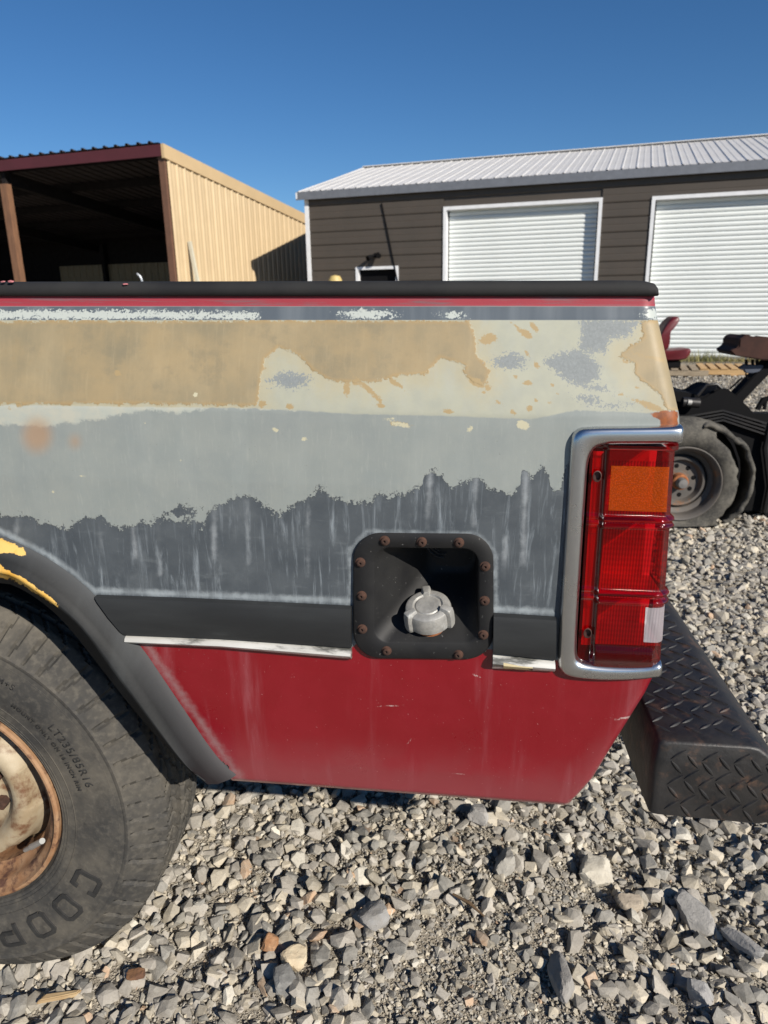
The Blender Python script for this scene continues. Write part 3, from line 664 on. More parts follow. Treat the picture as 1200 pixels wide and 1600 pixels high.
dy = np.maximum(seg_sdf(fx, fy, [(-300,830),(0,838),(24,852),(57,866),(35,870),(12,862),(0,868),(-300,868)]), seg_sdf(fx, fy, [(-300,885),(0,887),(40,905),(80,934),(98,954),(85,946),(50,922),(0,899),(-300,893)])+1)
a_ = fl.data.attributes.new('d_yel', 'FLOAT', 'POINT'); a_.data.foreach_set('value', np.clip(dy, -200, 200).astype(np.float32))
ed = np.zeros(len(V_)); ed[:n*2] = 1; ed[n*2:n*3] = .5
a_ = fl.data.attributes.new('d_edge', 'FLOAT', 'POINT'); a_.data.foreach_set('value', ed.astype(np.float32))

# moulded plates from photo outlines
def inset(poly, d):
    n = len(poly); out = []
    ar = sum(poly[i][0]*poly[(i+1)%n][1]-poly[(i+1)%n][0]*poly[i][1] for i in range(n)); sg = 1 if ar > 0 else -1
    for i in range(n):
        p0, p1, p2 = Vector(poly[i-1]), Vector(poly[i]), Vector(poly[(i+1)%n])
        a = (p1-p0).normalized(); b_ = (p2-p1).normalized(); n1 = Vector((-a.y, a.x))*sg; n2 = Vector((-b_.y, b_.x))*sg
        m_ = (n1+n2); m_ = m_/max(.3, m_.length_squared/2) if m_.length > 1e-6 else n1
        out.append(p1+m_*d)
    return out
def plate(name, poly, c0, c1, bev, mat, parent, smooth=False, px=True, mb=None):
    pts = [L(a, b_, c0) for a, b_ in poly] if px else poly
    p2 = [(p.x, p.z) for p in pts]; q = inset(p2, bev); q2 = inset(p2, bev*.3)
    b = mb or MB(); n = len(p2)
    b.strips([[Vector((x, c1, z)) for x, z in p2], [Vector((x, c0+bev*.8, z)) for x, z in p2], [Vector((x, c0+bev*.2, z)) for x, z in q2], [Vector((x, c0, z)) for x, z in q]], close_u=True, caps=True)
    return b.build(name, mat, parent, smooth) if mb is None else None
def rib(name, top, bot, depths, mat, c0, parent):   # convex strip between two photo curves
    N = 40; T = resample([L(a, b_, c0) for a, b_ in top], N); B_ = resample([L(a, b_, c0) for a, b_ in bot], N)
    rows = []
    for t, d in depths:
        rows.append([Vector((T[k].x*(1-t)+B_[k].x*t, c0-d, T[k].z*(1-t)+B_[k].z*t)) for k in range(N)])
    b = MB(); b.strips(rows)
    for k in (0, N-1): b.add([r_[k] for r_ in rows], [tuple(range(len(rows)))])
    return b.build(name, mat, parent, True)
dp = [(0,-.004),(0,.008),(.03,.0115),(.12,.0135),(.5,.0155),(.88,.014),(.98,.011),(1,.008),(1,-.004)]
rib('rubbing_strip', [(152,929),(300,934),(550,946)], [(199,989),(350,995),(550,1009)], dp, M_rub, .0, truck)
dq = [(0,-.004),(0,.008),(.15,.014),(.45,.017),(.75,.012),(1,.005),(1,-.004)]
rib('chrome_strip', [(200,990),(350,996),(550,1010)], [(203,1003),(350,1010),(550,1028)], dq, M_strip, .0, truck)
rib('rubbing_strip', [(771,957),(868,963)], [(770,1018),(867,1028)], dp, M_rub, .0, truck)
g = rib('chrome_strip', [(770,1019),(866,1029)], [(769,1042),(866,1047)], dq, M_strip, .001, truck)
g2 = rib('flaked_strip_patch', [(786,1023),(831,1028)], [(786,1043),(831,1045.5)], [(0,.0),(0,.0092),(.15,.0148),(.45,.0178),(.75,.0128),(.97,.006),(.97,0)], M_goldstrip, .001, g)

# fuel filler pan
def rrect(x0, y0, x1, y1, r_, n=8, sk=0):
    out = []
    for cx, cy, a0 in ((x0+r_, y0+r_, 180), (x1-r_, y0+r_, 270), (x1-r_, y1-r_, 0), (x0+r_, y1-r_, 90)):
        for k in range(n+1):
            a = R(a0+90*k/n); out.append((cx+r_*math.cos(a), cy+r_*math.sin(a)+sk*(cx-660)))
    return out
outer = rrect(552, 833, 771, 1029, 42, sk=.01)
inner = rrect(585, 857, 748, 1004, 24, sk=.01)
CP = -.0075
def ring(poly, c): return [L(a, b_, c) for a, b_ in poly]
def depth_ring(poly, c, ref=CP):     # same x,z as at the plate plane, pushed back to c
    return [Vector((p.x, c, p.z)) for p in ring(poly, ref)]
b = MB()
def lerp_poly(p, q, t): return [(a[0]*(1-t)+b_[0]*t, a[1]*(1-t)+b_[1]*t) for a, b_ in zip(p, q)]
back = rrect(664, 860, 744, 930, 22, sk=.01)
rows = [ring(outer, 0.001), ring(outer, CP+.0012), depth_ring(inset(outer, -1.2) if False else rrect(553.5,834.5,769.5,1027.5,41,sk=.01), CP),
        depth_ring(rrect(583, 855, 750, 1006, 25, sk=.01), CP), depth_ring(inner, CP+.002)]
for t, c in ((.10,.006),(.35,.025),(.7,.064),(.93,.091),(1.0,.096)):
    rows.append(depth_ring(lerp_poly(inner, back, t), c))
rows.append(depth_ring(rrect(672, 868, 738, 922, 16, sk=.01), .098))
b.strips(rows, close_u=True); N_ = len(rows[0]); b.add(rows[-1], [tuple(range(N_))])
pan = b.build('filler_pan', M_plate, truck, 'all'); pan.data.set_sharp_from_angle(angle=R(50))
# pressed rings on the back
ctr = L(690, 878, CP); ctr.y = .0905
b = MB()
for r0, a0, a1 in ((.024,.6,2.4),(.030,.9,2.2),(.019,1.0,1.9)):
    b.strips(lathe_rows([(.004,r0-.0015),(.0015,r0),(.004,r0+.0015)], 18, ctr, Vector((0,1,0)), Vector((-1,0,0)), Vector((0,0,-1)), a0-.6, a1-.6, False))
b.build('scuffed_ring', simple('scuffed_dust', (.12,.115,.11), (.02,.02,.02), .8, ns=160), truck, True)
# screws
SC = [(601,845),(659,847),(717,848),(563,879),(758,885),(565,931),(757,939),(566,983),(755,992),(604,1017),(716,1023)]
first = None
for i, (a, c) in enumerate(SC):
    p = L(a, c, CP-.001)
    if first is None:
        b = MB(); b.strips(lathe_rows([(.0012,.0082),(0,.0080),(-.0008,.0066),(-.0012,.0060),(-.0042,.0052),(-.0052,.0036),(-.0052,.0022),(-.0026,.0016),(-.0026,.00001)], 14, Vector((0,0,0)), Vector((0,1,0)), Vector((1,0,0)), Vector((0,0,1))))
        first = b.build('screw', M_rust, truck, True); first.location = p; first.rotation_euler = (0, .4, 0)
    else:
        s_ = dup(first, truck, p); s_.rotation_euler = (random.uniform(-.1,.1), random.uniform(0,3), random.uniform(-.1,.1))
# filler cap
base = L(672, 972, .028); axis = Vector((-.10, -.34, .93)).normalized()
side = axis.cross(Vector((0,-1,0))).normalized(); oth = axis.cross(side)
cpe = bpy.data.objects.new('filler_cap', None)
b = MB(); b.strips(lathe_rows([(-.02,.029),(.004,.029),(.006,.031),(.012,.031),(.013,.029)], 32, base, axis, side, oth)); nk = b.build('filler_neck', M_orust, truck, True)
b = MB(); N_ = 180; prof = [(.006,.0335),(.008,.0365),(.016,.0375),(.032,.0372),(.037,.0355),(.039,.032),(.0393,.0245),(.0365,.0228),(.0365,.0205),(.0385,.0190),(.0388,.00001)]
rws = []
for k in range(N_+1):
    t = 2*math.pi*k/N_; lob = 0
    for tc_ in (R(95), R(215), R(335)):
        dd = abs((t-tc_+math.pi) % (2*math.pi)-math.pi); lob = max(lob, max(0, 1-(dd/R(12))**8) if dd < R(12) else 0)
    d = side*math.cos(t)+oth*math.sin(t)
    rws.append([base+axis*(p[0]+(.005*lob if .024 < p[1] < .0372 and p[0] > .03 else 0))+d*(p[1]+(.0065*lob if p[1] > .03 else 0)) for p in prof])
b.strips(rws); b.build('filler_cap', M_alu, truck, 'all').data.set_sharp_from_angle(angle=R(40))
b = MB(); b.strips(lathe_rows([(-.004,.048),(-.0005,.044),(.001,.032),(.001,.030)], 32, base, Vector((0,-.62,.78)).normalized(), Vector((1,0,0)), Vector((0,.78,.62)))); b.build('neck_collar', simple('bare_grey_metal', (.2,.19,.175), (.1,.095,.09), .6, ns=80), truck, True)

# tail light bezel
BO = [(1057,664),(1018,665),(914,666),(900,670),(891,682),(888,731),(879,880),(870,1026),(873,1044),(886,1055),(939,1060),(1000,1058),(1023,1055)]
BI = [(1055,693),(1018,694),(939,694),(925,703),(919,722),(917,745),(908,880),(900,1019),(905,1029),(915,1032),(950,1036),(1000,1036),(1025,1031)]
N_ = 110; Bo = resample(chaikin([surf(*p) for p in BO], 2), N_)
# pair inner points by matching arc control values
def pair_resample(A, B, n, it=2):
    A = chaikin(A, it); B = chaikin(B, it); d = [0]
    for i in range(1, len(A)): d.append(d[-1]+(A[i]-A[i-1]).length)
    oa, ob = [], []; j = 0
    for k in range(n):
        t = d[-1]*k/(n-1)
        while j < len(A)-2 and d[j+1] < t: j += 1
        u = min(1, (t-d[j])/max(1e-9, d[j+1]-d[j])); oa.append(A[j].lerp(A[j+1], u)); ob.append(B[j].lerp(B[j+1], u))
    return oa, ob
oa, ob = pair_resample([L(*p, 0) for p in BO], [L(*p, 0) for p in BI], N_)
secb = [(0,.004),(.0,-.003),(.04,-.0075),(.09,-.0105),(.17,-.0125),(.28,-.0134),(.50,-.0138),(.70,-.0132),(.80,-.0118),(.88,-.0092),(.94,-.0065),(1.0,.002)]
# wrap both arms round the rear corner
def wrap(P, Q):
    out = []; r_ = .007
    e0, e1 = P, Q
    for k in range(1, 7):
        th = math.pi/2*k/6; out.append((Vector((r_*math.sin(th), r_*(1-math.cos(th)), 0))))
    for dd in (.02, .045): out.append(Vector((r_, r_+dd, 0)))
    return out
full = []
for w_ in wrap(None, None)[::-1]: full.append((oa[0], ob[0], w_))
for a, e in zip(oa, ob): full.append((a, e, Vector((0,0,0))))
for w_ in wrap(None, None): full.append((oa[-1], ob[-1], w_))
rows = []
for t, c in secb:
    rr_ = []
    for a, e, w_ in full:
        p = a.lerp(e, t); sc_ = 1
        q_ = Vector((p.x+w_.x*(1+max(0,-c)*12), c+w_.y, p.z)); rr_.append(q_)
    rows.append(rr_)
b = MB(); b.strips(rows); 
lamp_bezel = b.build('tail_light_bezel', M_chrome, truck, 'all'); lamp_bezel.data.set_sharp_from_angle(angle=R(60))
# lens
def lens_left(v): return (924+(902-924)*v)
def lens_right(v): return (1060+(1036-1060)*v)
nv, nu = 150, 90; yv0, yv1 = 693, 1037
RID = [(.322,.345),(.352,.372),(.655,.675),(.690,.710)]
P_, rb = [], []
edgeu = .20
xl0 = L(925, 700, 0)
for j in range(nv):
    v = j/(nv-1); py = yv0+(yv1-yv0)*v
    xl = L(lens_left(v), py, -.004); xr = L(lens_right(v), py, -.012)
    ridge = 0
    for a_, e_ in RID:
        mid = (a_+e_)/2; hw = (e_-a_)/2*1.25; ridge = max(ridge, max(0, 1-((v-mid)/hw)**2))
    fl_top = max(0, 1-v/.035); fl_bot = max(0, (v-.90)/.10)
    for i in range(nu):
        u = i/(nu-1)
        if u < .72:
            s_ = u/.72; x_ = xl.x+(xr.x-.016-xl.x)*s_
            st = min(1, max(0, (s_-.15)/.08)); st = st*st*(3-2*st)
            c = .000-.0095*st
            c -= ridge*.0080*st + ridge*.002*(1-st); c += -.006*min(1, fl_top*2) if v < .02 else 0
            c -= .006*math.sin(min(1, fl_bot)*math.pi)*.8*st
            rbv = 1 if (s_ > .24 and not ridge and .07 < v < .93) else 0
            z_ = xl.z; y_ = c
        else:
            s_ = (u-.72)/.28; arcl = s_*(.028+.062); rr2 = .018
            ext = ridge*.0065+(.005 if v < .025 else 0)
            if arcl < .028:
                th = arcl/.028*math.pi/2; x_ = xr.x-.016+(rr2+ext)*math.sin(th)*.95; y_ = -.0095+rr2-(rr2+ext)*math.cos(th)
            else: x_ = xr.x-.016+(rr2+ext)*.95; y_ = -.0095+rr2+(arcl-.028)
            y_ -= (-.004-.011*0) * 0
            rbv = 1 if (not ridge and .07 < v < .93) else 0; z_ = xl.z
        P_.append(Vector((x_, y_, z_))); rb.append(rbv*1.0)
def gridpart(sel, name, mat, off, parent, sm='all'):
    fs = []
    for j in range(nv-1):
        for i in range(nu-1):
            if sel(i, j): fs.append((j*nu+i, j*nu+i+1, (j+1)*nu+i+1, (j+1)*nu+i))
    us = sorted({k for f_ in fs for k in f_}); mp_ = {k: n_ for n_, k in enumerate(us)}
    vs = [P_[k]+Vector((off*.6 if k % nu > 64 else 0, -off, 0)) for k in us]
    me = mesh(vs, [tuple(mp_[k] for k in f_) for f_ in fs]); a_ = me.attributes.new('ribbed', 'FLOAT', 'POINT'); a_.data.foreach_set('value', np.array([rb[k] for k in us], np.float32))
    return link(name, me, mat, parent, True)
Wp = np.array([p[:] for p in P_]) @ TMn[:3, :3].T + TMn[:3, 3]; lx, ly = project(Wp)
def pxin(i, j, x0, y0, x1, y1): k = j*nu+i; return x0 < lx[k] < x1 and y0 < ly[k] < y1
jm = int(.82*(nv-1)); ic = next(i for i in range(nu) if lx[jm*nu+i] > 1006); j0c = next(j for j in range(nv) if ly[j*nu+60] > 948); j1c = next(j for j in range(nv) if ly[j*nu+60] > 1003)
isclear = lambda i, j: i >= ic and j0c <= j < j1c
lens = gridpart(lambda i, j: not isclear(i, j), 'tail_light_lens', M_red, 0, truck)
gridpart(lambda i, j: isclear(i, j) and j*nu+i >= 0, 'reversing_lens', M_clear, .0012, lens)
ia = next(i for i in range(nu) if lx[30*nu+i] > 951); ib = next(i for i in range(nu) if lx[30*nu+i] > 1041); ja_ = next(j for j in range(nv) if ly[j*nu+50] > 727); jb_ = next(j for j in range(nv) if ly[j*nu+50] > 797)
gridpart(lambda i, j: ia <= i < ib and ja_ <= j < jb_, 'amber_reflector', M_amber, .0010, lens)
# reflector housing with dividers
b = MB(); zt_ = P_[0].z; zb_ = P_[-1].z
xL0, xR0 = P_[nu*20+18].x, P_[nu*20+60].x
for (v0, v1) in ((.03,.33),(.36,.68),(.70,.91)):
    j0, j1 = int(v0*(nv-1)), int(v1*(nv-1))
    a0, a1 = P_[j0*nu], P_[j1*nu]; xr0, xr1 = P_[j0*nu+nu-1], P_[j1*nu+nu-1]
    xa, xb_ = (a0.x+a1.x)/2+.026, min(xr0.x, xr1.x)-.003
    b.strips([[Vector((xa, .0, a0.z)), Vector((xb_, .0, a0.z)), Vector((xb_, .0, a1.z)), Vector((xa, .0, a1.z))][:0] or [Vector((xa, -.004, a0.z)), Vector((xa, -.004, a1.z))], [Vector((xa+.006, .085, a0.z)), Vector((xa+.006, .085, a1.z))], [Vector((xb_, .085, a0.z)), Vector((xb_, .085, a1.z))]])
    b.add([Vector((xa, -.004, a0.z)), Vector((xb_, .0, a0.z)), Vector((xb_, .085, a0.z)), Vector((xa+.006, .085, a0.z))], [(0,1,2,3)])
    b.add([Vector((xa, -.004, a1.z)), Vector((xb_, .0, a1.z)), Vector((xb_, .085, a1.z)), Vector((xa+.006, .085, a1.z))], [(0,1,2,3)])
b.build('lamp_housing', M_housing, truck)
b = MB(); ja, jb = 6, nv-12; b.strips([[P_[ja*nu+2]+Vector((.002,.006,0)), P_[ja*nu+2]+Vector((.017,.006,0)), P_[ja*nu+2]+Vector((.019,.03,0))], [P_[jb*nu+2]+Vector((.002,.006,0)), P_[jb*nu+2]+Vector((.017,.006,0)), P_[jb*nu+2]+Vector((.019,.03,0))]]); b.build('flange_bright_backing', M_housing, truck)  # pale strip added behind the flange to brighten the red there
b = MB(); b.box((xL0-.05, .090, zb_-.01), (xR0+.03, .096, zt_+.01)); b.box((xL0-.055, .003, zb_-.01), (xL0-.050, .096, zt_+.01)); b.box((xL0-.05, .0, zt_+.006), (xR0+.03, .09, zt_+.012)); b.box((xL0-.05, .0, zb_-.012), (xR0+.01, .09, zb_-.006)); b.build('lamp_back_plate', M_black, truck)
for a, c in ((933,744),(918,989)):
    p = L(a, c, -.005); b = MB(); b.strips(lathe_rows([(-.0012,.0085),(-.0016,.007),(.004,.0055),(.004,.00001)], 18, p, Vector((0,1,0)), Vector((.75,0,0)), Vector((0,0,1))))
    b.build('lens_screw', simple('lens_screw_metal', (.05,.02,.02), (.1,.05,.04), .5, .4), lens, True)

# step bumper
zT = L(1015, 1150, .03).z+.011; xA = L(1012, 1150, .03).x+.012; xB = Lz(1165, 1170, zT-.016).x+.006; xC = xB+.062; hB = .138
cE = .03
secx = [(xA-.004,-hB*1.0),(xA-.006,-.05),(xA-.002,-.006),(xA+.004,0),(xB-.004,0),(xB+.010,-.003),(xB+.038,-.024),(xC,-.055),(xC,-hB*.8),(xC-.012,-hB),(xC-.03,-hB-.004)]
rows = []
for y_, ins, dz in ((cE-.030,.014,-.004),(cE-.029,.006,-.002),(cE-.024,.001,0),(cE,0,0),(.5,0,0),(1.1,0,0),(1.6,0,0),(1.86,0,0),(1.875,.01,-.004),(1.88,.02,-.01)):
    cx = (xA+xC)/2; k_ = 1-ins/((xC-xA)/2); rows.append([Vector((cx+(x_-cx)*k_, y_, zT+(zz-dz*0)*(1-ins*1.5)+ (dz))) for x_, zz in secx])
b = MB(); b.strips(rows, close_u=True, caps=True)
bum = b.build('step_bumper', M_bump, truck, 'all'); bum.data.set_sharp_from_angle(angle=R(55))
def lug(mb, c, u, v, n_, ang, l=.0145, w_=.0034, h=.0024):
    d = u*math.cos(ang)+v*math.sin(ang); e = u*-math.sin(ang)+v*math.cos(ang)
    pts = []; 
    for t, ww in ((-1,0.05),(-.55,.75),(0,1),(.55,.75),(1,.05)):
        pts.append([c+d*l*t+e*w_*ww-n_*.0005, c+d*l*t+e*w_*ww*.35+n_*h*(.4+.6*ww), c+d*l*t-e*w_*ww*.35+n_*h*(.4+.6*ww), c+d*l*t-e*w_*ww-n_*.0005])
    mb.strips(pts)
b = MB(); X_, Y_, Z_ = Vector((1,0,0)), Vector((0,1,0)), Vector((0,0,1))
for j in range(66):
    for i in range(8):
        x_ = xA+.012+i*.0245; y_ = cE+.008+j*.0275+(.013 if i % 2 else 0)
        if x_ < xB+.002 and y_ < 1.85: lug(b, Vector((x_, y_, zT)), X_, Y_, Z_, (R(40) if (i+j) % 2 else R(-40))+random.uniform(-.05,.05))
for j in range(5):
    for i in range(10):
        x_ = xA+.03+i*.0245; z_ = zT-.022-j*.024-(.012 if i % 2 else 0)
        if x_ < xC-.022 and z_ > zT-hB+.004: lug(b, Vector((x_, cE-.0302, z_)), X_, Z_, -Y_, R(-50) if (i+j) % 2 else R(40))
tr_ = b.build('tread_plate_lugs', M_bump, bum, True); tr_['kind'] = 'stuff'
b = MB(); b.box((xA-.16, .50, zT-.09), (xA+.02, .53, zT-.02)); b.box((xA-.16, 1.36, zT-.09), (xA+.02, 1.39, zT-.02)); b.build('bumper_bracket', M_black, truck)

# wheel
WR = .400
wcen = Vector((wc.x, .022, wc.z)); 
wcen.z = wc.z
wh = bpy.data.objects.new('wheel', None); COL.objects.link(wh); wh.parent = truck; wh.location = (-.888, .022, .440); wh.scale = (1.04, 1.04, 1.04)
AX = Vector((0,1,0)); UX = Vector((1,0,0)); UZ = Vector((0,0,1))
def tyre(radius, rimr, width, nseg, worn=0.0, tread=True):
    k = radius/.40; hw = width/2
    pr = [(.030,rimr-.002),(.020,rimr+.006),(.012,rimr+.014),(.008,rimr+.030),(.004,.265*k),(.0005,.285*k),(0,.300*k),(.001,.318*k),(.003,.334*k),(.0015,.337*k),(.0015,.341*k),(.0045,.344*k),(.009,.350*k),(.013,.357*k),(.0175,.364*k),(.022,.371*k),(.027,.378*k),(.032,.385*k),(.037,.391*k),(.042,.395*k)]
    mid = np.linspace(.046, width-.046, 34); pm = [(float(a), (.397+.003*math.sin((a-.046)/(width-.092)*math.pi))*k) for a in mid]
    pe = [(width-a, r_) for a, r_ in pr[::-1]]
    P = pr+pm+pe; rows = []
    for s_ in range(nseg):
        t = 2*math.pi*s_/nseg; row = []
        for i, (a, r_) in enumerate(P):
            r2 = r_; aa = a
            if tread:
                an = t/(2*math.pi)*60+.30*math.sin(t*6)+.2*math.sin(t*11+1); am = (a if a < hw else width-a)
                if 11 < i < 19 or (len(P)-20 < i < len(P)-12):
                    fr_ = (an*1.0+(am*6)) % 1
                    if fr_ < .17: r2 -= .005; aa += .003 if a < hw else -.004
                    elif (an*2+am*10) % 1 < .14: r2 -= .0012
                elif len(pr) <= i < len(pr)+34:
                    j = i-len(pr)
                    if j in (5,6,13,14,19,20,27,28): r2 -= .0085
                    else:
                        fr_ = (an+(j*.13 if (j//7) % 2 else -j*.13)) % 1
                        if fr_ < .15: r2 -= .006
                        elif (an*3+j*.2) % 1 < .12: r2 -= .0015
            row.append(UX*(r2*math.cos(t))+UZ*(r2*math.sin(t))+AX*aa)
        rows.append(row)
    rows.append(rows[0]); b = MB(); b.strips(rows); return b
b = tyre(.428, .222, .235, 640); ty = b.build('tyre', M_tyre, wh, 'all'); ty.data.set_sharp_from_angle(angle=R(28))
# sidewall profile depth at a radius (outer side)
PRr = [.222,.236,.252,.277,.298,.3135,.332,.349,.356]; PRa = [.022,.012,.008,.004,.0005,0,.001,.003,.0015]
def side_a(r_): return float(np.interp(r_, PRr, PRa))
def onside(r_, ang, lift=0.0): return Vector((r_*math.cos(ang), side_a(r_)-lift, r_*math.sin(ang)))
def raised_ring(r0, w_, lift, nm, a0=0, a1=2*math.pi, n=200):
    b = MB(); rows = []
    for k in range(n+1):
        t = a0+(a1-a0)*k/n; rows.append([onside(r0, t, -.0005), onside(r0+w_*.25, t, lift), onside(r0+w_*.75, t, lift), onside(r0+w_, t, -.0005)])
    b.strips(rows); return b
b = raised_ring(.262, .0018, .0009, ''); 
for r_, w_ in ((.2325,.003),(.240,.0016),(.246,.0016),(.347,.0028)):
    bb = raised_ring(r_, w_, .0012, ''); b.add(bb.v, bb.f)
b.build('sidewall_ring', M_tyre, wh, True)
# big sidewall letters, clockwise, tops outward
GL = {'C': [(.62,.26),(.62,.0),(.10,.0),(0,.12),(0,.88),(.10,1),(.62,1),(.62,.74)],
      'O': [(.12,0),(0,.14),(0,.86),(.12,1),(.56,1),(.68,.86),(.68,.14),(.56,0),(.12,0)],
      'P': [(0,0),(0,1),(.54,1),(.64,.90),(.64,.50),(.54,.40),(.14,.40)],
      'E': [(.62,0),(0,0),(0,1),(.62,1)], 'R': [(0,0),(0,1),(.54,1),(.64,.90),(.64,.52),(.54,.42),(.14,.42)]}
def stroke(b, pts, wd, r0, hgt, wid, a0, lift):
    # pts in glyph units -> ribbon raised on the sidewall
    P2 = []
    for i in range(len(pts)-1):
        p, q = Vector(pts[i]), Vector(pts[i+1]); n_ = max(2, int((q-p).length*8))
        for k in range(n_): P2.append(p.lerp(q, k/n_))
    P2.append(Vector(pts[-1])); rows = []
    S = [Vector((p.x*wid, p.y*hgt)) for p in P2]
    for i, p in enumerate(S):
        t1 = (S[i]-S[i-1]).normalized() if i else (S[1]-S[0]).normalized(); t2 = (S[i+1]-S[i]).normalized() if i < len(S)-1 else t1
        n1, n2 = Vector((-t1.y, t1.x)), Vector((-t2.y, t2.x)); m_ = n1+n2; m_ = m_/max(.5, m_.length_squared/2)
        row = []
        for o_, l_ in ((-wd/2, -.0006), (-wd/2*.85, lift), (wd/2*.85, lift), (wd/2, -.0006)):
            qq = p+m_*o_; r_ = r0+qq.y; row.append(onside(r_, a0-qq.x/(r0+hgt*.5), l_))
        rows.append(row)
    b.strips(rows)
def bigtext(txt, r0, h, adv, a0, wd, lift):
    a = a0
    for ch in txt:
        b = MB()
        W_ = h*1.0
        stroke(b, GL[ch], wd, r0, h, W_*1.25, a, lift)
        if ch == 'E': stroke(b, [(.0,.5),(.55,.5)], wd, r0, h, W_*1.25, a, lift)
        if ch == 'R': stroke(b, [(.3,.42),(.66,0)], wd, r0, h, W_*1.25, a, lift)
        a -= adv; b.build('tyre_letter', M_tyre_l, wh, False)
h0 = math.atan2(1175-1273, 1) 
bigtext('COOPER', .284, .047, R(14.6), R(-25), .0095, .0026)
def curved_text(txt, r0, size, a0, name):
    cu = bpy.data.curves.new('t', 'FONT'); cu.body = txt; cu.size = size; cu.extrude = 0; cu.space_character = 1.15; cu.resolution_u = 3; cu.offset = size*.012
    to = bpy.data.objects.new('t', cu); COL.objects.link(to)
    dg = bpy.context.evaluated_depsgraph_get(); me = bpy.data.meshes.new_from_object(to.evaluated_get(dg)); bpy.data.objects.remove(to)
    bm = bmesh.new(); bm.from_mesh(me); bmesh.ops.subdivide_edges(bm, edges=[e for e in bm.edges if e.calc_length() > size*.5], cuts=2)
    r_ = bmesh.ops.extrude_face_region(bm, geom=bm.faces[:]); top = {v for v in r_['geom'] if isinstance(v, bmesh.types.BMVert)}
    for v in bm.verts:
        rr_ = r0+v.co.y; v.co = onside(rr_, a0-v.co.x/(r0+size*.3), .0006 if v in top else -.0006)
    bm.to_mesh(me); bm.free(); return tag(link(name, me, M_tyre_l, wh), kind='stuff')
curved_text('LT235/85R16', .304, .022, R(38), 'tyre_lettering')
curved_text('MOUNT ONLY ON 16 INCH RIM', .284, .0125, R(52), 'tyre_lettering')
curved_text('M+S', .316, .017, R(60), 'tyre_lettering')
# rim
b = MB(); b.strips(lathe_rows([(.030,.226),(.012,.2265),(.009,.223),(.009,.219),(.014,.2155),(.019,.2125),(.022,.205),(.030,.200),(.046,.198),(.054,.190),(.060,.183),(.10,.181),(.16,.182)], 120, Vector((0,0,0)), AX, UX, UZ)); b.build('rim', M_rimr, wh, True)
rws = []
for k in range(161):
    t = 2*math.pi*k/160; row = []
    for a, r_ in [(.105,.1795),(.100,.176),(.092,.172),(.078,.166),(.052,.160),(.036,.150),(.030,.138),(.034,.124),(.048,.112),(.066,.105),(.070,.100),(.070,.072),(.066,.066),(.050,.063),(.028,.060),(.024,.054),(.022,.048),(.022,.0001)]:
        hole = 0
        if .155 < r_ < .1775:
            fr_ = (t/(2*math.pi)*5+.12) % 1
            if fr_ < .42: hole = .03
        row.append(UX*(r_*math.cos(t))+UZ*(r_*math.sin(t))+AX*(a+hole))
    rws.append(row)
b = MB(); b.strips(rws); b.build('wheel_disc', M_rim, wh, 'all').data.set_sharp_from_angle(angle=R(50))
nut = None
for k in range(8):
    t = R(22+45*k); p = Vector((.085*math.cos(t), .070, .085*math.sin(t)))
    if nut is None:
        b = MB(); b.strips(lathe_rows([(0,.0125),(-.016,.0125),(-.019,.010),(-.019,.0001)], 6, Vector((0,0,0)), AX, UX, UZ)); nut = b.build('wheel_nut', M_rust, wh); nut.location = p
    else: dup(nut, wh, p)
va = (L(40, 1328, .06)-wh.location)/1.04; vb = (L(66, 1314, .028)-wh.location)/1.04
b = MB(); b.tube([va, va.lerp(vb, .35), va.lerp(vb, .36), vb], [.0045,.0045,.0062,.0055], 12); b.build('valve_stem', M_valve, wh, True)
b = MB(); b.tube([(-.868, .10, .438), (-.868, 1.75, .438)], .045, 14); b.build('rear_axle', M_black, truck, True)

# ------------------------------------------------------------------ buildings
BY = R(18.8)
bx_ = Vector((math.cos(BY), -math.sin(BY), 0)); by_ = Vector((math.sin(BY), math.cos(BY), 0))
def bmat(o):
    M_ = Matrix.Identity(4)
    for i in range(3): M_[i][0] = bx_[i]; M_[i][1] = by_[i]; M_[i][3] = o[i]
    return M_
A0 = on_ground(1100, 563)
org = on_plane(484, 440, A0, by_); org.z = 0
GB = empty('workshop_building', bmat(org), 'dark brown metal workshop with white roller doors and silver ribbed roof', 'workshop')
GI = GB.matrix_world.inverted()
def G(px, py): return GI @ on_plane(px, py, A0, by_)
eL, eR = G(486, 300), G(1190, 254); EH = eL.z*.5+eR.z*.5
EH = eL.z
LEN = 15.5; DEP = 9.0
d1 = (G(698,380).x, G(932,380).x, G(815,322).z); d2 = (G(1017,400).x, G(1017,400).x+3.75, G(1110,308).z)
dd = (G(561,432).x, G(619,432).x, G(590,421).z)
ops = [(dd[0], dd[1], dd[2]), (d1[0], d1[1], d1[2]), (d2[0], d2[1], d2[2])]
def sidpiece(x0, x1, z0, z1):
    b = MB(); h = z1-z0
    prof = [(0,z0),(-.022,z0+.004),(-.030,z0+.03),(-.030,z0+h*.45),(-.026,z0+h*.5),(-.030,z0+h*.55),(-.030,z1-.012),(0,z1-.006)]
    b.strips([[Vector((x, a, z)) for a, z in prof] for x in (x0, x1)]); b.build('siding_panel', M_sid, GB)
z = 0.02; step_ = .305
while z < EH-.05:
    z1 = min(z+step_, EH+.02); cuts = [(.0, 0)]
    xs = [0.06]; 
    for (a, c, t) in ops:
        if z < t-.03: xs += [a-.07, c+.07]
    xs.append(LEN)
    for i in range(0, len(xs), 2):
        if xs[i+1]-xs[i] > .1: sidpiece(xs[i], xs[i+1], z, z1)
    z = z1
M_in = simple('workshop_interior', (.03,.03,.03))
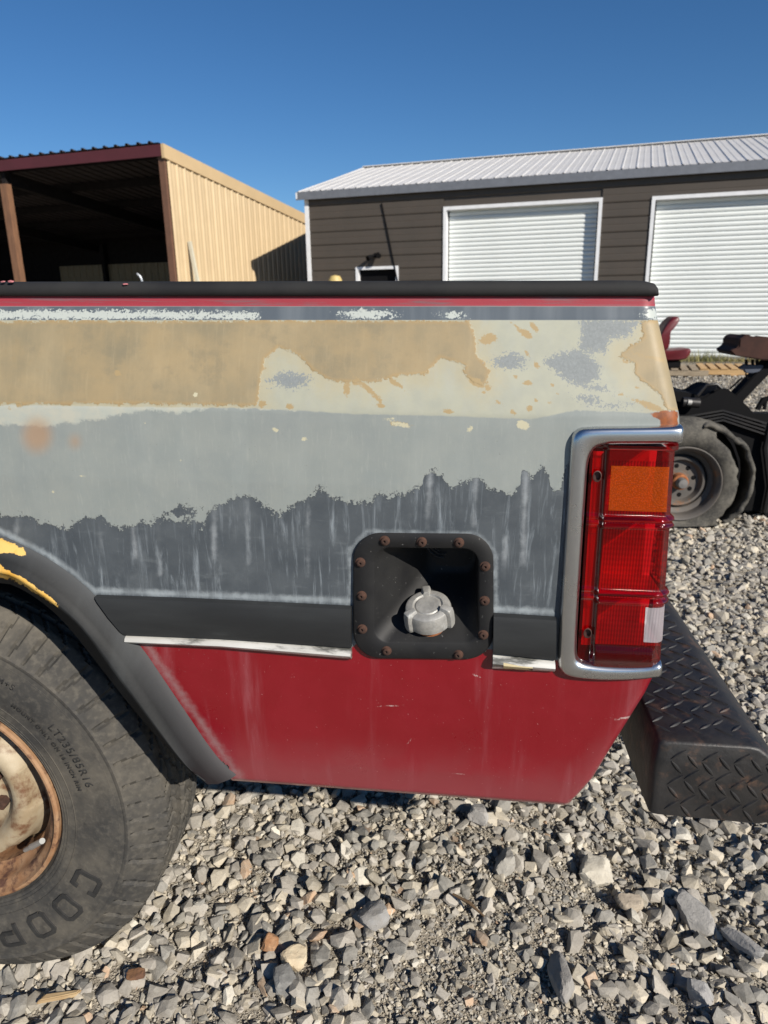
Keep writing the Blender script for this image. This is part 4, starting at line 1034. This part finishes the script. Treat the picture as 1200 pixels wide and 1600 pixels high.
b = MB(); b.box((0,.05,0), (.0+.02,DEP,EH)); b.box((LEN-.02,.05,0), (LEN,DEP,EH)); b.box((0,DEP-.02,0), (LEN,DEP,EH))
RZ = EH+DEP/2*.235
b.add([(0,.05,EH),(0,DEP,EH),(0,DEP/2,RZ-.03)], [(0,1,2)]); b.add([(LEN,.05,EH),(LEN,DEP,EH),(LEN,DEP/2,RZ-.03)], [(0,1,2)])
xs = [.0]
for (a, c, t) in ops: b.box((a-.05,.001,t+.02), (c+.05,.02,EH)); 
segs = [0, ops[0][0]-.05, ops[0][1]+.05, ops[1][0]-.05, ops[1][1]+.05, ops[2][0]-.05, ops[2][1]+.05, LEN]
for i in range(0, 8, 2): b.box((segs[i], .001, 0), (segs[i+1], .02, EH))
b.build('wall', M_sid, GB)
b = MB(); b.box((-.03,-.055,0), (.075,-.0,EH-.02)); b.build('corner_trim', M_white, GB)
for (a, c, t) in ops[1:]:
    dr = bpy.data.objects.new('roller_door', None); COL.objects.link(dr); dr.parent = GB; dr.location = (a, 0, 0)
    W_ = c-a; slat = None; z = 0.06; sp = .098
    b = MB(); b.box((-.075,-.06,0), (-.0,.16,t+.075)); b.build('door_jamb', M_white, dr)
    b = MB(); b.box((W_,-.06,0), (W_+.075,.16,t+.075)); b.build('door_jamb', M_white, dr)
    b = MB(); b.box((-.0,-.06,t), (W_,.16,t+.075)); b.build('door_head', M_white, dr)
    while z < t+.02:
        if slat is None:
            b = MB(); pf = [(.15,0),(.132,.010),(.122,.035),(.124,.062),(.134,.078),(.152,.086),(.156,.098)]
            b.strips([[Vector((x, y_, zz)) for y_, zz in pf] for x in (.03, W_-.03)]); slat = b.build('slat', M_slat, dr, True); slat.location = (0,0,z)
        else: dup(slat, dr, (0,0,z))
        z += sp
    b = MB(); b.box((.02,.10,.0), (W_-.02,.16,.06)); b.build('bottom_bar', M_gutter, dr)
    b = MB(); b.box((0,.165,0), (.03,.17,t)); b.box((W_-.03,.165,0), (W_,.17,t)); b.box((0,.2,0), (W_,.21,t)); b.build('door_guide', M_black, dr)
a, c, t = ops[0]; dr = bpy.data.objects.new('entry_door', None); COL.objects.link(dr); dr.parent = GB; dr.location = (a, 0, 0); W_ = c-a
b = MB(); b.box((-.07,-.05,0), (0,.1,t+.07)); b.box((W_,-.05,0), (W_+.07,.1,t+.07)); b.box((0,-.05,t), (W_,.1,t+.07)); b.build('door_frame', M_white, dr)
b = MB(); b.box((0,.09,0), (W_,.11,t)); b.build('door_leaf', M_glassd, dr)
# roof
ridge0 = G(575, 258)
rp = GI @ on_plane(577, 264, GB.matrix_world @ Vector((0,0,0)), bx_)
RY, RZ_ = DEP/2, rp.z if 0 < rp.y < 12 else RZ
RY = rp.y if 2 < rp.y < 8 else RY
ang = (RZ_-EH)/RY; ov = .16
pf = []; PW = .305
for x_, h_ in ((0,0),(.016,.0),(.030,.019),(.050,.019),(.064,.0),(.165,0),(.172,.006),(.20,.006),(.207,0),(PW,0)): pf.append((x_, h_))
panel = None; x = -.18; n_ = int((LEN+.36)/PW)
for i in range(n_):
    if panel is None:
        b = MB(); b.strips([[Vector((a, -ov, EH+.035-ov*ang+h_)) for a, h_ in pf], [Vector((a, RY, RZ_+.035+h_)) for a, h_ in pf]]); panel = b.build('roof_panel', M_galv, GB); panel.location = (x,0,0)
    else: dup(panel, GB, (x,0,0))
    x += PW
xr = x
b = MB(); b.add([(-.18, RY, RZ_+.034),(xr, RY, RZ_+.034),(xr, 2*RY+ov, EH+.03-ov*ang),(-.18, 2*RY+ov, EH+.03-ov*ang)], [(0,1,2,3)]); b.build('rear_roof_slope', M_galv, GB)
b = MB(); b.box((-.18, RY-.12, RZ_+.055), (xr, RY+.12, RZ_+.075)); b.build('ridge_cap', M_galv, GB)
b = MB(); b.box((-.2,-ov-.015,EH-.15-ov*ang), (xr,-ov-.0,EH+.03-ov*ang)); b.build('eave_fascia', M_gutter, GB)
b = MB(); b.add([(-.18,-ov,EH-.12),(xr,-ov,EH-.12),(xr,0,EH-.10),(-.18,0,EH-.10)], [(0,1,2,3)]); b.build('soffit', M_gutter, GB)
b = MB()
for s_ in (0, 1):
    y0, z0, y1, z1 = (-ov-.02, EH-.12-ov*ang, RY, RZ_-.08) if s_ == 0 else (RY, RZ_-.08, 2*RY+ov, EH-.12)
    b.add([(-.2,y0,z0),(-.2,y1,z1),(-.2,y1,z1+.14),(-.2,y0,z0+.14),(-.16,y0,z0),(-.16,y1,z1),(-.16,y1,z1+.14),(-.16,y0,z0+.14)], [(0,1,2,3),(4,7,6,5),(0,3,7,4),(1,5,6,2),(0,4,5,1),(3,2,6,7)])
b.build('gable_trim', M_white, GB)
# flood light + cable on the wall
p = G(588, 399); fx_ = empty('flood_light', GB.matrix_world @ Matrix.Translation(p), 'small black twin flood light on the brown wall above the entry door', 'wall light')
b = MB(); b.box((-.05,-.06,-.05), (.05,-.03,.05)); b.build('base', M_dkblack, fx_)
for s_, c_, mt in ((-.09,-.03,M_dkblack),(.10,.02,M_dkblack)):
    b = MB(); b.tube([(s_*.3,-.08,0), (s_,-.16,c_), (s_*1.5,-.26,c_-.05)], [.02,.045,.065], 12); b.build('lamp_head', mt, fx_, True)
p0, p1 = G(597, 318), G(624, 450)
cb = MB(); cb.tube([(p0.x,-.045,p0.z), (p1.x,-.05,p1.z), (p1.x+.12,-.05,0.1)], .018, 8)
o = cb.build('cable', M_dkblack, None, True); o.matrix_world = GB.matrix_world; tag(o, 'thin dark cable hanging slanted down the brown wall beside the entry door', 'cable')

# tan shed
dist = 16.2; d = ray(264, 300); cn = CAMP + d*(dist/d.dot(F)); cn.z = 0
TB = empty('open_shed', bmat(cn), 'open fronted tan metal shed with maroon fascia and dark interior', 'shed'); TI = TB.matrix_world.inverted()
wp = TB.matrix_world @ Vector((0,0,0))
def Tf(px, py): return TI @ on_plane(px, py, wp, by_)
def Ts(px, py): return TI @ on_plane(px, py, wp, bx_)
HF = Tf(264, 226).z; sb = Ts(478, 336); slope = (sb.z-HF)/sb.y; SD = 9.5
def roofz(y): return HF+slope*y
TL = 16.0; pw = .305; wf = [(0,-.0),(.02,.0),(.045,.032),(.085,.032),(.11,0),(.19,0),(.197,.008),(.22,.008),(.227,0),(pw,0)]
y = .03; 
while y < SD:
    b = MB(); b.strips([[Vector((h_, y+a, 0.05)) for a, h_ in wf], [Vector((h_, y+a, roofz(y+a)-.10)) for a, h_ in wf]]); b.build('wall_panel', M_tanw, TB); y += pw
b = MB(); b.add([(0.05,-.12,roofz(-.12)-.29),(0.05,SD+.1,roofz(SD+.1)-.29),(0.05,SD+.1,roofz(SD+.1)),(0.05,-.12,roofz(-.12)),(-.02,-.12,roofz(-.12)-.29),(-.02,SD+.1,roofz(SD+.1)-.29),(-.02,SD+.1,roofz(SD+.1)),(-.02,-.12,roofz(-.12))],
      [(0,1,2,3),(4,7,6,5),(0,4,5,1),(3,2,6,7),(0,3,7,4),(1,5,6,2)]); b.build('rake_trim', M_tant, TB)
b = MB(); b.box((-TL,-.13,HF-.24), (-.021,-.10,HF+.0)); b.build('eave_fascia', M_mar, TB)
panel = None
rf = [(0,0),(.02,.0),(.04,.045),(.09,.045),(.11,0),(pw,0)]
x = -.36
while x > -TL:
    if panel is None:
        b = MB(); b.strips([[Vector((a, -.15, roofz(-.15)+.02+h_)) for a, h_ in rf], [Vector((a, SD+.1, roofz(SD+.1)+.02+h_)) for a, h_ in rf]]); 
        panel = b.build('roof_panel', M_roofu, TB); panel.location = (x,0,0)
    else: dup(panel, TB, (x,0,0))
    x -= pw
for yy in (.2, 2.2, 4.2, 6.2, 8.4):
    b = MB(); b.box((-TL, yy, roofz(yy)-.20), (-.06, yy+.07, roofz(yy+.07)-.01)); b.build('purlin', M_steelb, TB)
pxp = Tf(30, 440).x
b = MB(); b.box((-.16,-.06,0), (-.012,.02,HF-.25)); b.build('corner_post', simple('brown_corner_trim', (.15,.075,.045), (.12,.06,.036), .6), TB)
b = MB(); b.box((pxp-.10,-.05,0), (pxp+.10,.12,roofz(.1)-.50)); b.build('post', M_wood, TB)
b = MB(); b.box((pxp-.06,.0,roofz(.1)-.50), (pxp+.06,.1,roofz(.1)-.02)); b.build('post_bracket', M_steelb, TB)
for xx in (pxp, pxp*2.1):
    b = MB(); z0, z1 = roofz(.2)-.2, roofz(SD-.2)-.2
    b.add([(xx-.08,.13,z0-.30),(xx+.08,.13,z0-.30),(xx+.08,SD-.1,z1-.3),(xx-.08,SD-.1,z1-.3),(xx-.08,.13,z0),(xx+.08,.13,z0),(xx+.08,SD-.1,z1),(xx-.08,SD-.1,z1)], [(0,3,2,1),(4,5,6,7),(0,1,5,4),(1,2,6,5),(2,3,7,6),(3,0,4,7)]); b.build('rafter', M_steelb, TB)
b = MB(); b.box((pxp*2.1-.1,-.05,0), (pxp*2.1+.10,.12,HF-.25)); b.build('post', M_wood, TB)
for xx in (-2.4, -6.2, -9.5):
    b = MB(); b.box((xx-.07,SD-.3,0), (xx+.07,SD-.12,roofz(SD)-.2)); b.build('rear_post', M_steelb, TB)
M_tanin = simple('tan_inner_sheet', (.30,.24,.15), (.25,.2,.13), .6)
x = -3.3
pnl = None
while x > -12:
    if pnl is None:
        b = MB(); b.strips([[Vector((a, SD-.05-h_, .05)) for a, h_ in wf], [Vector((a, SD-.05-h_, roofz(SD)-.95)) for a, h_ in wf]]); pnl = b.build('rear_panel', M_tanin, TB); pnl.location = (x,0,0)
    else: dup(pnl, TB, (x,0,0))
    x -= pw
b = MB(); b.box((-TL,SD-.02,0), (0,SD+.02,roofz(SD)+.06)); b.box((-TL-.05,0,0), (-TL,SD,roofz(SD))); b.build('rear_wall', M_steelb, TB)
# board leaning on the tan wall
a = Ts(296, 378); c = Ts(312, 470)
b = MB(); b.tube([(.07, a.y-.1, a.z), (.35, a.y-.25, c.z-.0), (.42, a.y-.3, .0)], [.05,.06,.06], 4); o = b.build('leaning_board', M_hose, None); o.matrix_world = TB.matrix_world; tag(o, 'pale narrow board leaning against the tan shed wall near its front corner', 'board')
# bent pipe inside the shed
q = on_plane(222, 440, wp + by_*(-1.5), by_); 
b = MB(); b.tube([(q.x, q.y, 0), (q.x, q.y, q.z-.0), (q.x-.01, q.y, q.z+.06), (q.x-.04, q.y, q.z+.12), (q.x-.09, q.y, q.z+.16)], .026, 10)
tag(b.build('bent_pipe', simple('galvanised_pipe', (.45,.47,.5), (.36,.38,.4), .35, .7), None, True), 'galvanised bent pipe sticking up in front of the dark shed opening', 'pipe')
# rounded pale drum in front of the workshop
q = on_plane(524, 440, A0 - by_*1.5, by_)
b = MB(); b.strips(lathe_rows([(0,.16),(q.z-.05,.16),(q.z+.05,.15),(q.z+.12,.11),(q.z+.15,.0001)], 24, Vector((q.x, q.y, 0)), Vector((0,0,1)), UX, Vector((0,1,0))))
tag(b.build('yellow_tank', M_ylw, None, True), 'pale yellow round topped tank standing before the brown workshop wall', 'tank')

# pallets and grass along the wall
def pallet(px, py, rot, mat, lab, W_=1.15):
    p = on_ground(px, py); e = empty('pallet', Matrix.Translation(p) @ Matrix.Rotation(rot, 4, 'Z'), lab, 'pallet', 'wooden pallets along the workshop wall')
    for yy in (0, .5, 1.0):
        b = MB(); b.box((-W_/2, yy-.02, .016), (W_/2, yy+.02, .110)); b.build('stringer', mat, e)
    for k in range(7):
        b = MB(); b.box((-W_/2+k*.17, -.03, .111), (-W_/2+k*.17+.12, 1.03, .130)); b.build('deck_board', mat, e)
    for k in range(3):
        b = MB(); b.box((-W_/2+k*.51, -.03, 0), (-W_/2+k*.51+.12, 1.03, .0155)); b.build('bottom_board', mat, e)
pallet(1045, 588, -BY, M_pal, 'weathered grey pallet under the maroon seat', 1.3)
pallet(1150, 587, -BY, M_palb, 'fresh yellow wood pallet right of the maroon seat', 1.2)
pallet(1275, 584, -BY, M_pal, 'weathered pallet behind the brown box and beam', 1.2)
gp = MB()
for i in range(2600):
    t = random.random(); c = A0 + bx_*(-3.5+7.5*t) - by_*(.05+abs(random.gauss(0, .25))); hh = random.uniform(.05, .2)*(.5+abs(math.sin(t*17)))
    a = random.uniform(0, 6.28); w_ = .008
    dx, dy_ = math.cos(a)*w_, math.sin(a)*w_; ln = Vector((random.gauss(0,.05), random.gauss(0,.05), hh))
    gp.add([(c.x-dx, c.y-dy_, 0), (c.x+dx, c.y+dy_, 0), (c.x+ln.x, c.y+ln.y, hh)], [(0,1,2)])
M_grass = simple('dry_green_grass', (.10,.12,.03), (.28,.23,.10), .8, ns=.8)
tag(gp.build('grass', M_grass, fixn=False), 'dry grass growing along the foot of the workshop wall', kind='stuff')

# maroon seat on the pallet
p = on_ground(1043, 585); p.z = .13
ST = empty('vehicle_seat', Matrix.Translation(p) @ Matrix.Rotation(-.15, 4, 'Z'), 'old maroon vinyl vehicle seat standing on the grey pallet', 'seat')
def cushion(name, pts, wd, parent, mat):
    b = MB(); rows = []
    n_ = len(pts)
    for y_, k_ in ((-wd/2,.80),(-wd/2+.03,.95),(-wd/2+.08,1),(wd/2-.08,1),(wd/2-.03,.95),(wd/2,.80)):
        cx = sum(q[0] for q in pts)/n_; cz = sum(q[1] for q in pts)/n_; rows.append([Vector((cx+(x_-cx)*k_, y_, cz+(z_-cz)*k_)) for x_, z_ in pts])
    b.strips(rows, close_u=True, caps=True); return b.build(name, mat, parent, True)
S2 = .98
cushion('seat_cushion', [(q.x*S2, q.y*S2) for q in chaikin([(-.30,.14),(.22,.14),(.30,.22),(.33,.34),(.25,.36),(.10,.34),(-.15,.32),(-.30,.36)], 2, True)], .55, ST, M_seat)
cushion('backrest', [(q.x*S2, q.y*S2) for q in chaikin([(-.28,.30),(-.08,.32),(-.06,.50),(-.08,.66),(.02,.76),(.08,.88),(.04,.93),(-.06,.92),(-.17,.80),(-.25,.62),(-.30,.45)], 2, True)], .52, ST, M_seat)
b = MB(); b.box((-.25,-.2,.0), (.17,.2,.13)); b.build('seat_base', M_dkblack, ST, bevel=.02)

# stripped chassis behind
gpnt = on_ground(1072, 829); CY = R(4)
CM = Matrix.Translation(gpnt) @ Matrix.Rotation(-CY, 4, 'Z')
CH = empty('stripped_chassis', CM, 'stripped black vehicle chassis with dark fender and a brown box on a slanted beam', 'vehicle chassis')
CI = CM.inverted(); ycp = Vector((math.sin(CY), math.cos(CY), 0))
def Cp(px, py, y_=0.0): return CI @ on_plane(px, py, gpnt + ycp*y_, ycp)
hub = Cp(1068, 757); RR = .395
w2 = bpy.data.objects.new('wheel', None); COL.objects.link(w2); w2.parent = CH; w2.location = hub
# collapsed tyre with torn tread
def wob(t, s_=1): return mnoise.noise(Vector((math.cos(t)*2*s_, math.sin(t)*2*s_, s_*3.7)))
rows = []; torn = (R(-48), R(62)); k_ = 1.0; nsg = 150
for s_ in range(nsg+1):
    t = 2*math.pi*s_/nsg; tt = (t+math.pi) % (2*math.pi)-math.pi; tear = torn[0] < tt < torn[1]
    row = []
    for i, (a, r_) in enumerate([(.03,.222),(.012,.235),(.0,.27),(-.004,.30),(.002,.325),(.012,.345),(.03,.37),(.055,.388),(.11,.392),(.17,.385),(.20,.35),(.21,.30),(.20,.25)]):
        r2 = r_+.010*wob(t*1, 1.3)*(i > 3); aa = a+.008*wob(t, 2.3)*(i > 2)
        if tear and 3 < i < 9: r2 = min(r2, .318+.02*wob(t, 3.1)); aa = a+.0 + (.03 if i > 4 else 0)
        x_, z_ = r2*math.cos(t), r2*math.sin(t)
        if z_ < -.262: aa -= .25*(-.262-z_)*(1 if a < .1 else -1); x_ *= 1+.1*(-.262-z_); z_ = -.262-.02*(-.262-z_)
        row.append(Vector((x_, aa, z_)))
    rows.append(row)
b = MB(); b.strips(rows); b.build('tyre', M_tyre2, w2, 'all')
rows = []
for s_ in range(60):
    t = R(-42)+(R(118))*s_/59; e_ = math.sin(math.pi*s_/59)**.5
    rr_ = .372+.05*e_*(1 if t < R(40) else .7)+.006*wob(t, 4); th_ = .030+.010*wob(t, 6)
    lt = .010+.014*wob(t, 5)
    sec_ = [(lt-.006, rr_-th_), (lt-.014, rr_-.008), (lt, rr_), (.1, rr_+.012), (.2, rr_), (.2, rr_-.012), (.1, rr_-.004), (lt+.02, rr_-th_+.004)]
    rows.append([Vector((r_*math.cos(t), a, r_*math.sin(t))) for a, r_ in sec_])
b = MB(); b.strips(rows, close_u=True, caps=True); b.build('torn_tread', M_tyre2, w2, 'all')
b = MB(); b.strips(lathe_rows([(.03,.228),(.004,.230),(.0,.225),(.002,.220),(.012,.214),(.02,.205),(.035,.200),(.07,.197),(.075,.182),(.085,.170),(.12,.166)], 64, Vector((0,0,0)), AX, UX, UZ)); b.build('rim', M_rim2, w2, True)
b = MB(); b.strips(lathe_rows([(.118,.168),(.105,.163),(.080,.157),(.070,.150),(.072,.138),(.092,.128),(.105,.122),(.105,.060),(.10,.056),(.10,.0001)], 48, Vector((0,0,0)), AX, UX, UZ)); b.build('wheel_disc', M_rim2, w2, True)
for k in range(8):
    t = R(10+45*k); p = Vector((.093*math.cos(t), .1035, .093*math.sin(t))); b = MB(); b.strips(lathe_rows([(.001,.0145),(0,.001)], 12, p, AX, UX, UZ)); b.build('bolt_hole', M_dkblack, w2)
b = MB(); b.strips(lathe_rows([(.10,.050),(.05,.048),(.045,.040),(.046,.034)], 32, Vector((0,0,0)), AX, UX, UZ)); b.build('hub_ring', M_orust, w2, True)
b = MB(); b.strips(lathe_rows([(.10,.034),(.015,.032),(.004,.026),(.002,.0001)], 32, Vector((0,0,0)), AX, UX, UZ)); b.build('axle_end', simple('grey_axle_end', (.22,.21,.2), (.16,.155,.15), .5, .4), w2, True)
# dark bodywork behind the wheel
def ppoly(pts, y0, y1, name, mat, parent, bev=0):
    q0 = [Cp(a, c, y0) for a, c in pts]; q1 = [Vector((q_.x, y1, q_.z)) for q_ in q0]; b = MB(); b.strips([q0, q1], close_u=True, caps=True); return b.build(name, mat, parent, bevel=bev)
ppoly([(1000,612),(1063,612),(1085,616),(1098,621),(1112,612),(1124,606),(1138,608),(1150,617),(1170,636),(1190,660),(1215,700),(1240,760),(1240,822),(1192,826),(1192,800),(1000,800)], .24, .62, 'fender', M_dkblack, CH, .01)
ppoly([(1000,640),(1300,650),(1300,690),(1000,685)], .70, .80, 'chassis_rail', M_dkblack, CH)
ppoly([(1146,620),(1160,606),(1192,572),(1215,548),(1228,556),(1205,582),(1172,616),(1160,630)], .30, .40, 'slanted_beam', M_dkblack, CH, .006)
ppoly([(1040,470+150),(1048,618),(1048,640),(1040,640)], .2, .3, 'bracket', M_dkblack, CH)
bxn = ppoly([(1143,550),(1155,541),(1156,530),(1166,524),(1240,534),(1240,562),(1192,563),(1150,556)], .22, .48, 'brown_box', M_boxb, CH, .006)
ppoly([(1161,526),(1164,522.5),(1172,523),(1176,530),(1163,531)], .235, .30, 'box_lug', M_boxb, bxn, .003)
ppoly([(1180,530),(1187,525),(1205,527),(1212,537),(1180,534)], .235, .30, 'box_lug', M_boxb, bxn, .003)
ppoly([(1142,548),(1150,544),(1162,553),(1172,559),(1150,556)], .19, .22, 'box_flange', M_boxb, bxn, .003)
ppoly([(1156,574),(1165,569),(1193,571),(1193,580),(1176,583),(1166,583),(1163,578),(1156,577)], .30, .33, 'blue_bracket', M_blue, CH, .003)
for a in (1167, 1177, 1184): ppoly([(a-1.5,562),(a+1.5,562),(a+1.5,571),(a-1.5,571)], .30, .32, 'bolt', M_dkblack, CH)
b = MB(); b.tube([Cp(1183, 640, .3), Cp(1192, 625, .3), Cp(1230, 615, .3)], .018, 8); b.tube([Cp(1194, 640, .3), Cp(1196, 625, .3)], .012, 8)
b.tube([Cp(1160, 590, .32), Cp(1140, 608, .32)], .006, 6); b.tube([Cp(1165, 583, .32), Cp(1168, 592, .32), Cp(1176, 588, .32), Cp(1178, 583, .32)], .005, 6); b.build('hose', M_dkblack, CH, True)
ppoly([(1150,830),(1300,830),(1300,700),(1165,700)], .9, 1.0, 'skirt', M_dkblack, CH)

M_sheen = simple('oily_black_steel', (.010,.010,.011), (.018,.016,.015), .4, spec=.4)
b = MB()
for k in range(4): b.strips([[Cp(1040+k*4, 655+k*5, .20), Cp(1130, 640+k*5, .20), Cp(1225-k*4, 668+k*5, .20)], [Cp(1040+k*4, 658+k*5, .20), Cp(1130, 643+k*5, .20), Cp(1225-k*4, 671+k*5, .20)], [Cp(1040+k*4, 658+k*5, .26), Cp(1130, 643+k*5, .26), Cp(1225-k*4, 671+k*5, .26)]])
b.build('leaf_spring', M_sheen, CH)
b = MB(); b.tube([Cp(1066, 628, .19), Cp(1092, 630, .19)], .030, 14); b.build('damper', M_sheen, CH, True)
b = MB(); b.tube([Cp(1074, 628.5, .17), Cp(1080, 629, .17)], .018, 12); b.build('fitting', M_alu, CH, True)
b = MB(); b.tube([Cp(1205, 660, .2), Cp(1196, 700, .2), Cp(1203, 760, .2), Cp(1195, 800, .2)], .02, 8); b.tube([Cp(1090, 618, .21), Cp(1104, 602, .21), Cp(1120, 600, .21), Cp(1128, 607, .21)], .010, 8); b.build('hose', M_sheen, CH, True)
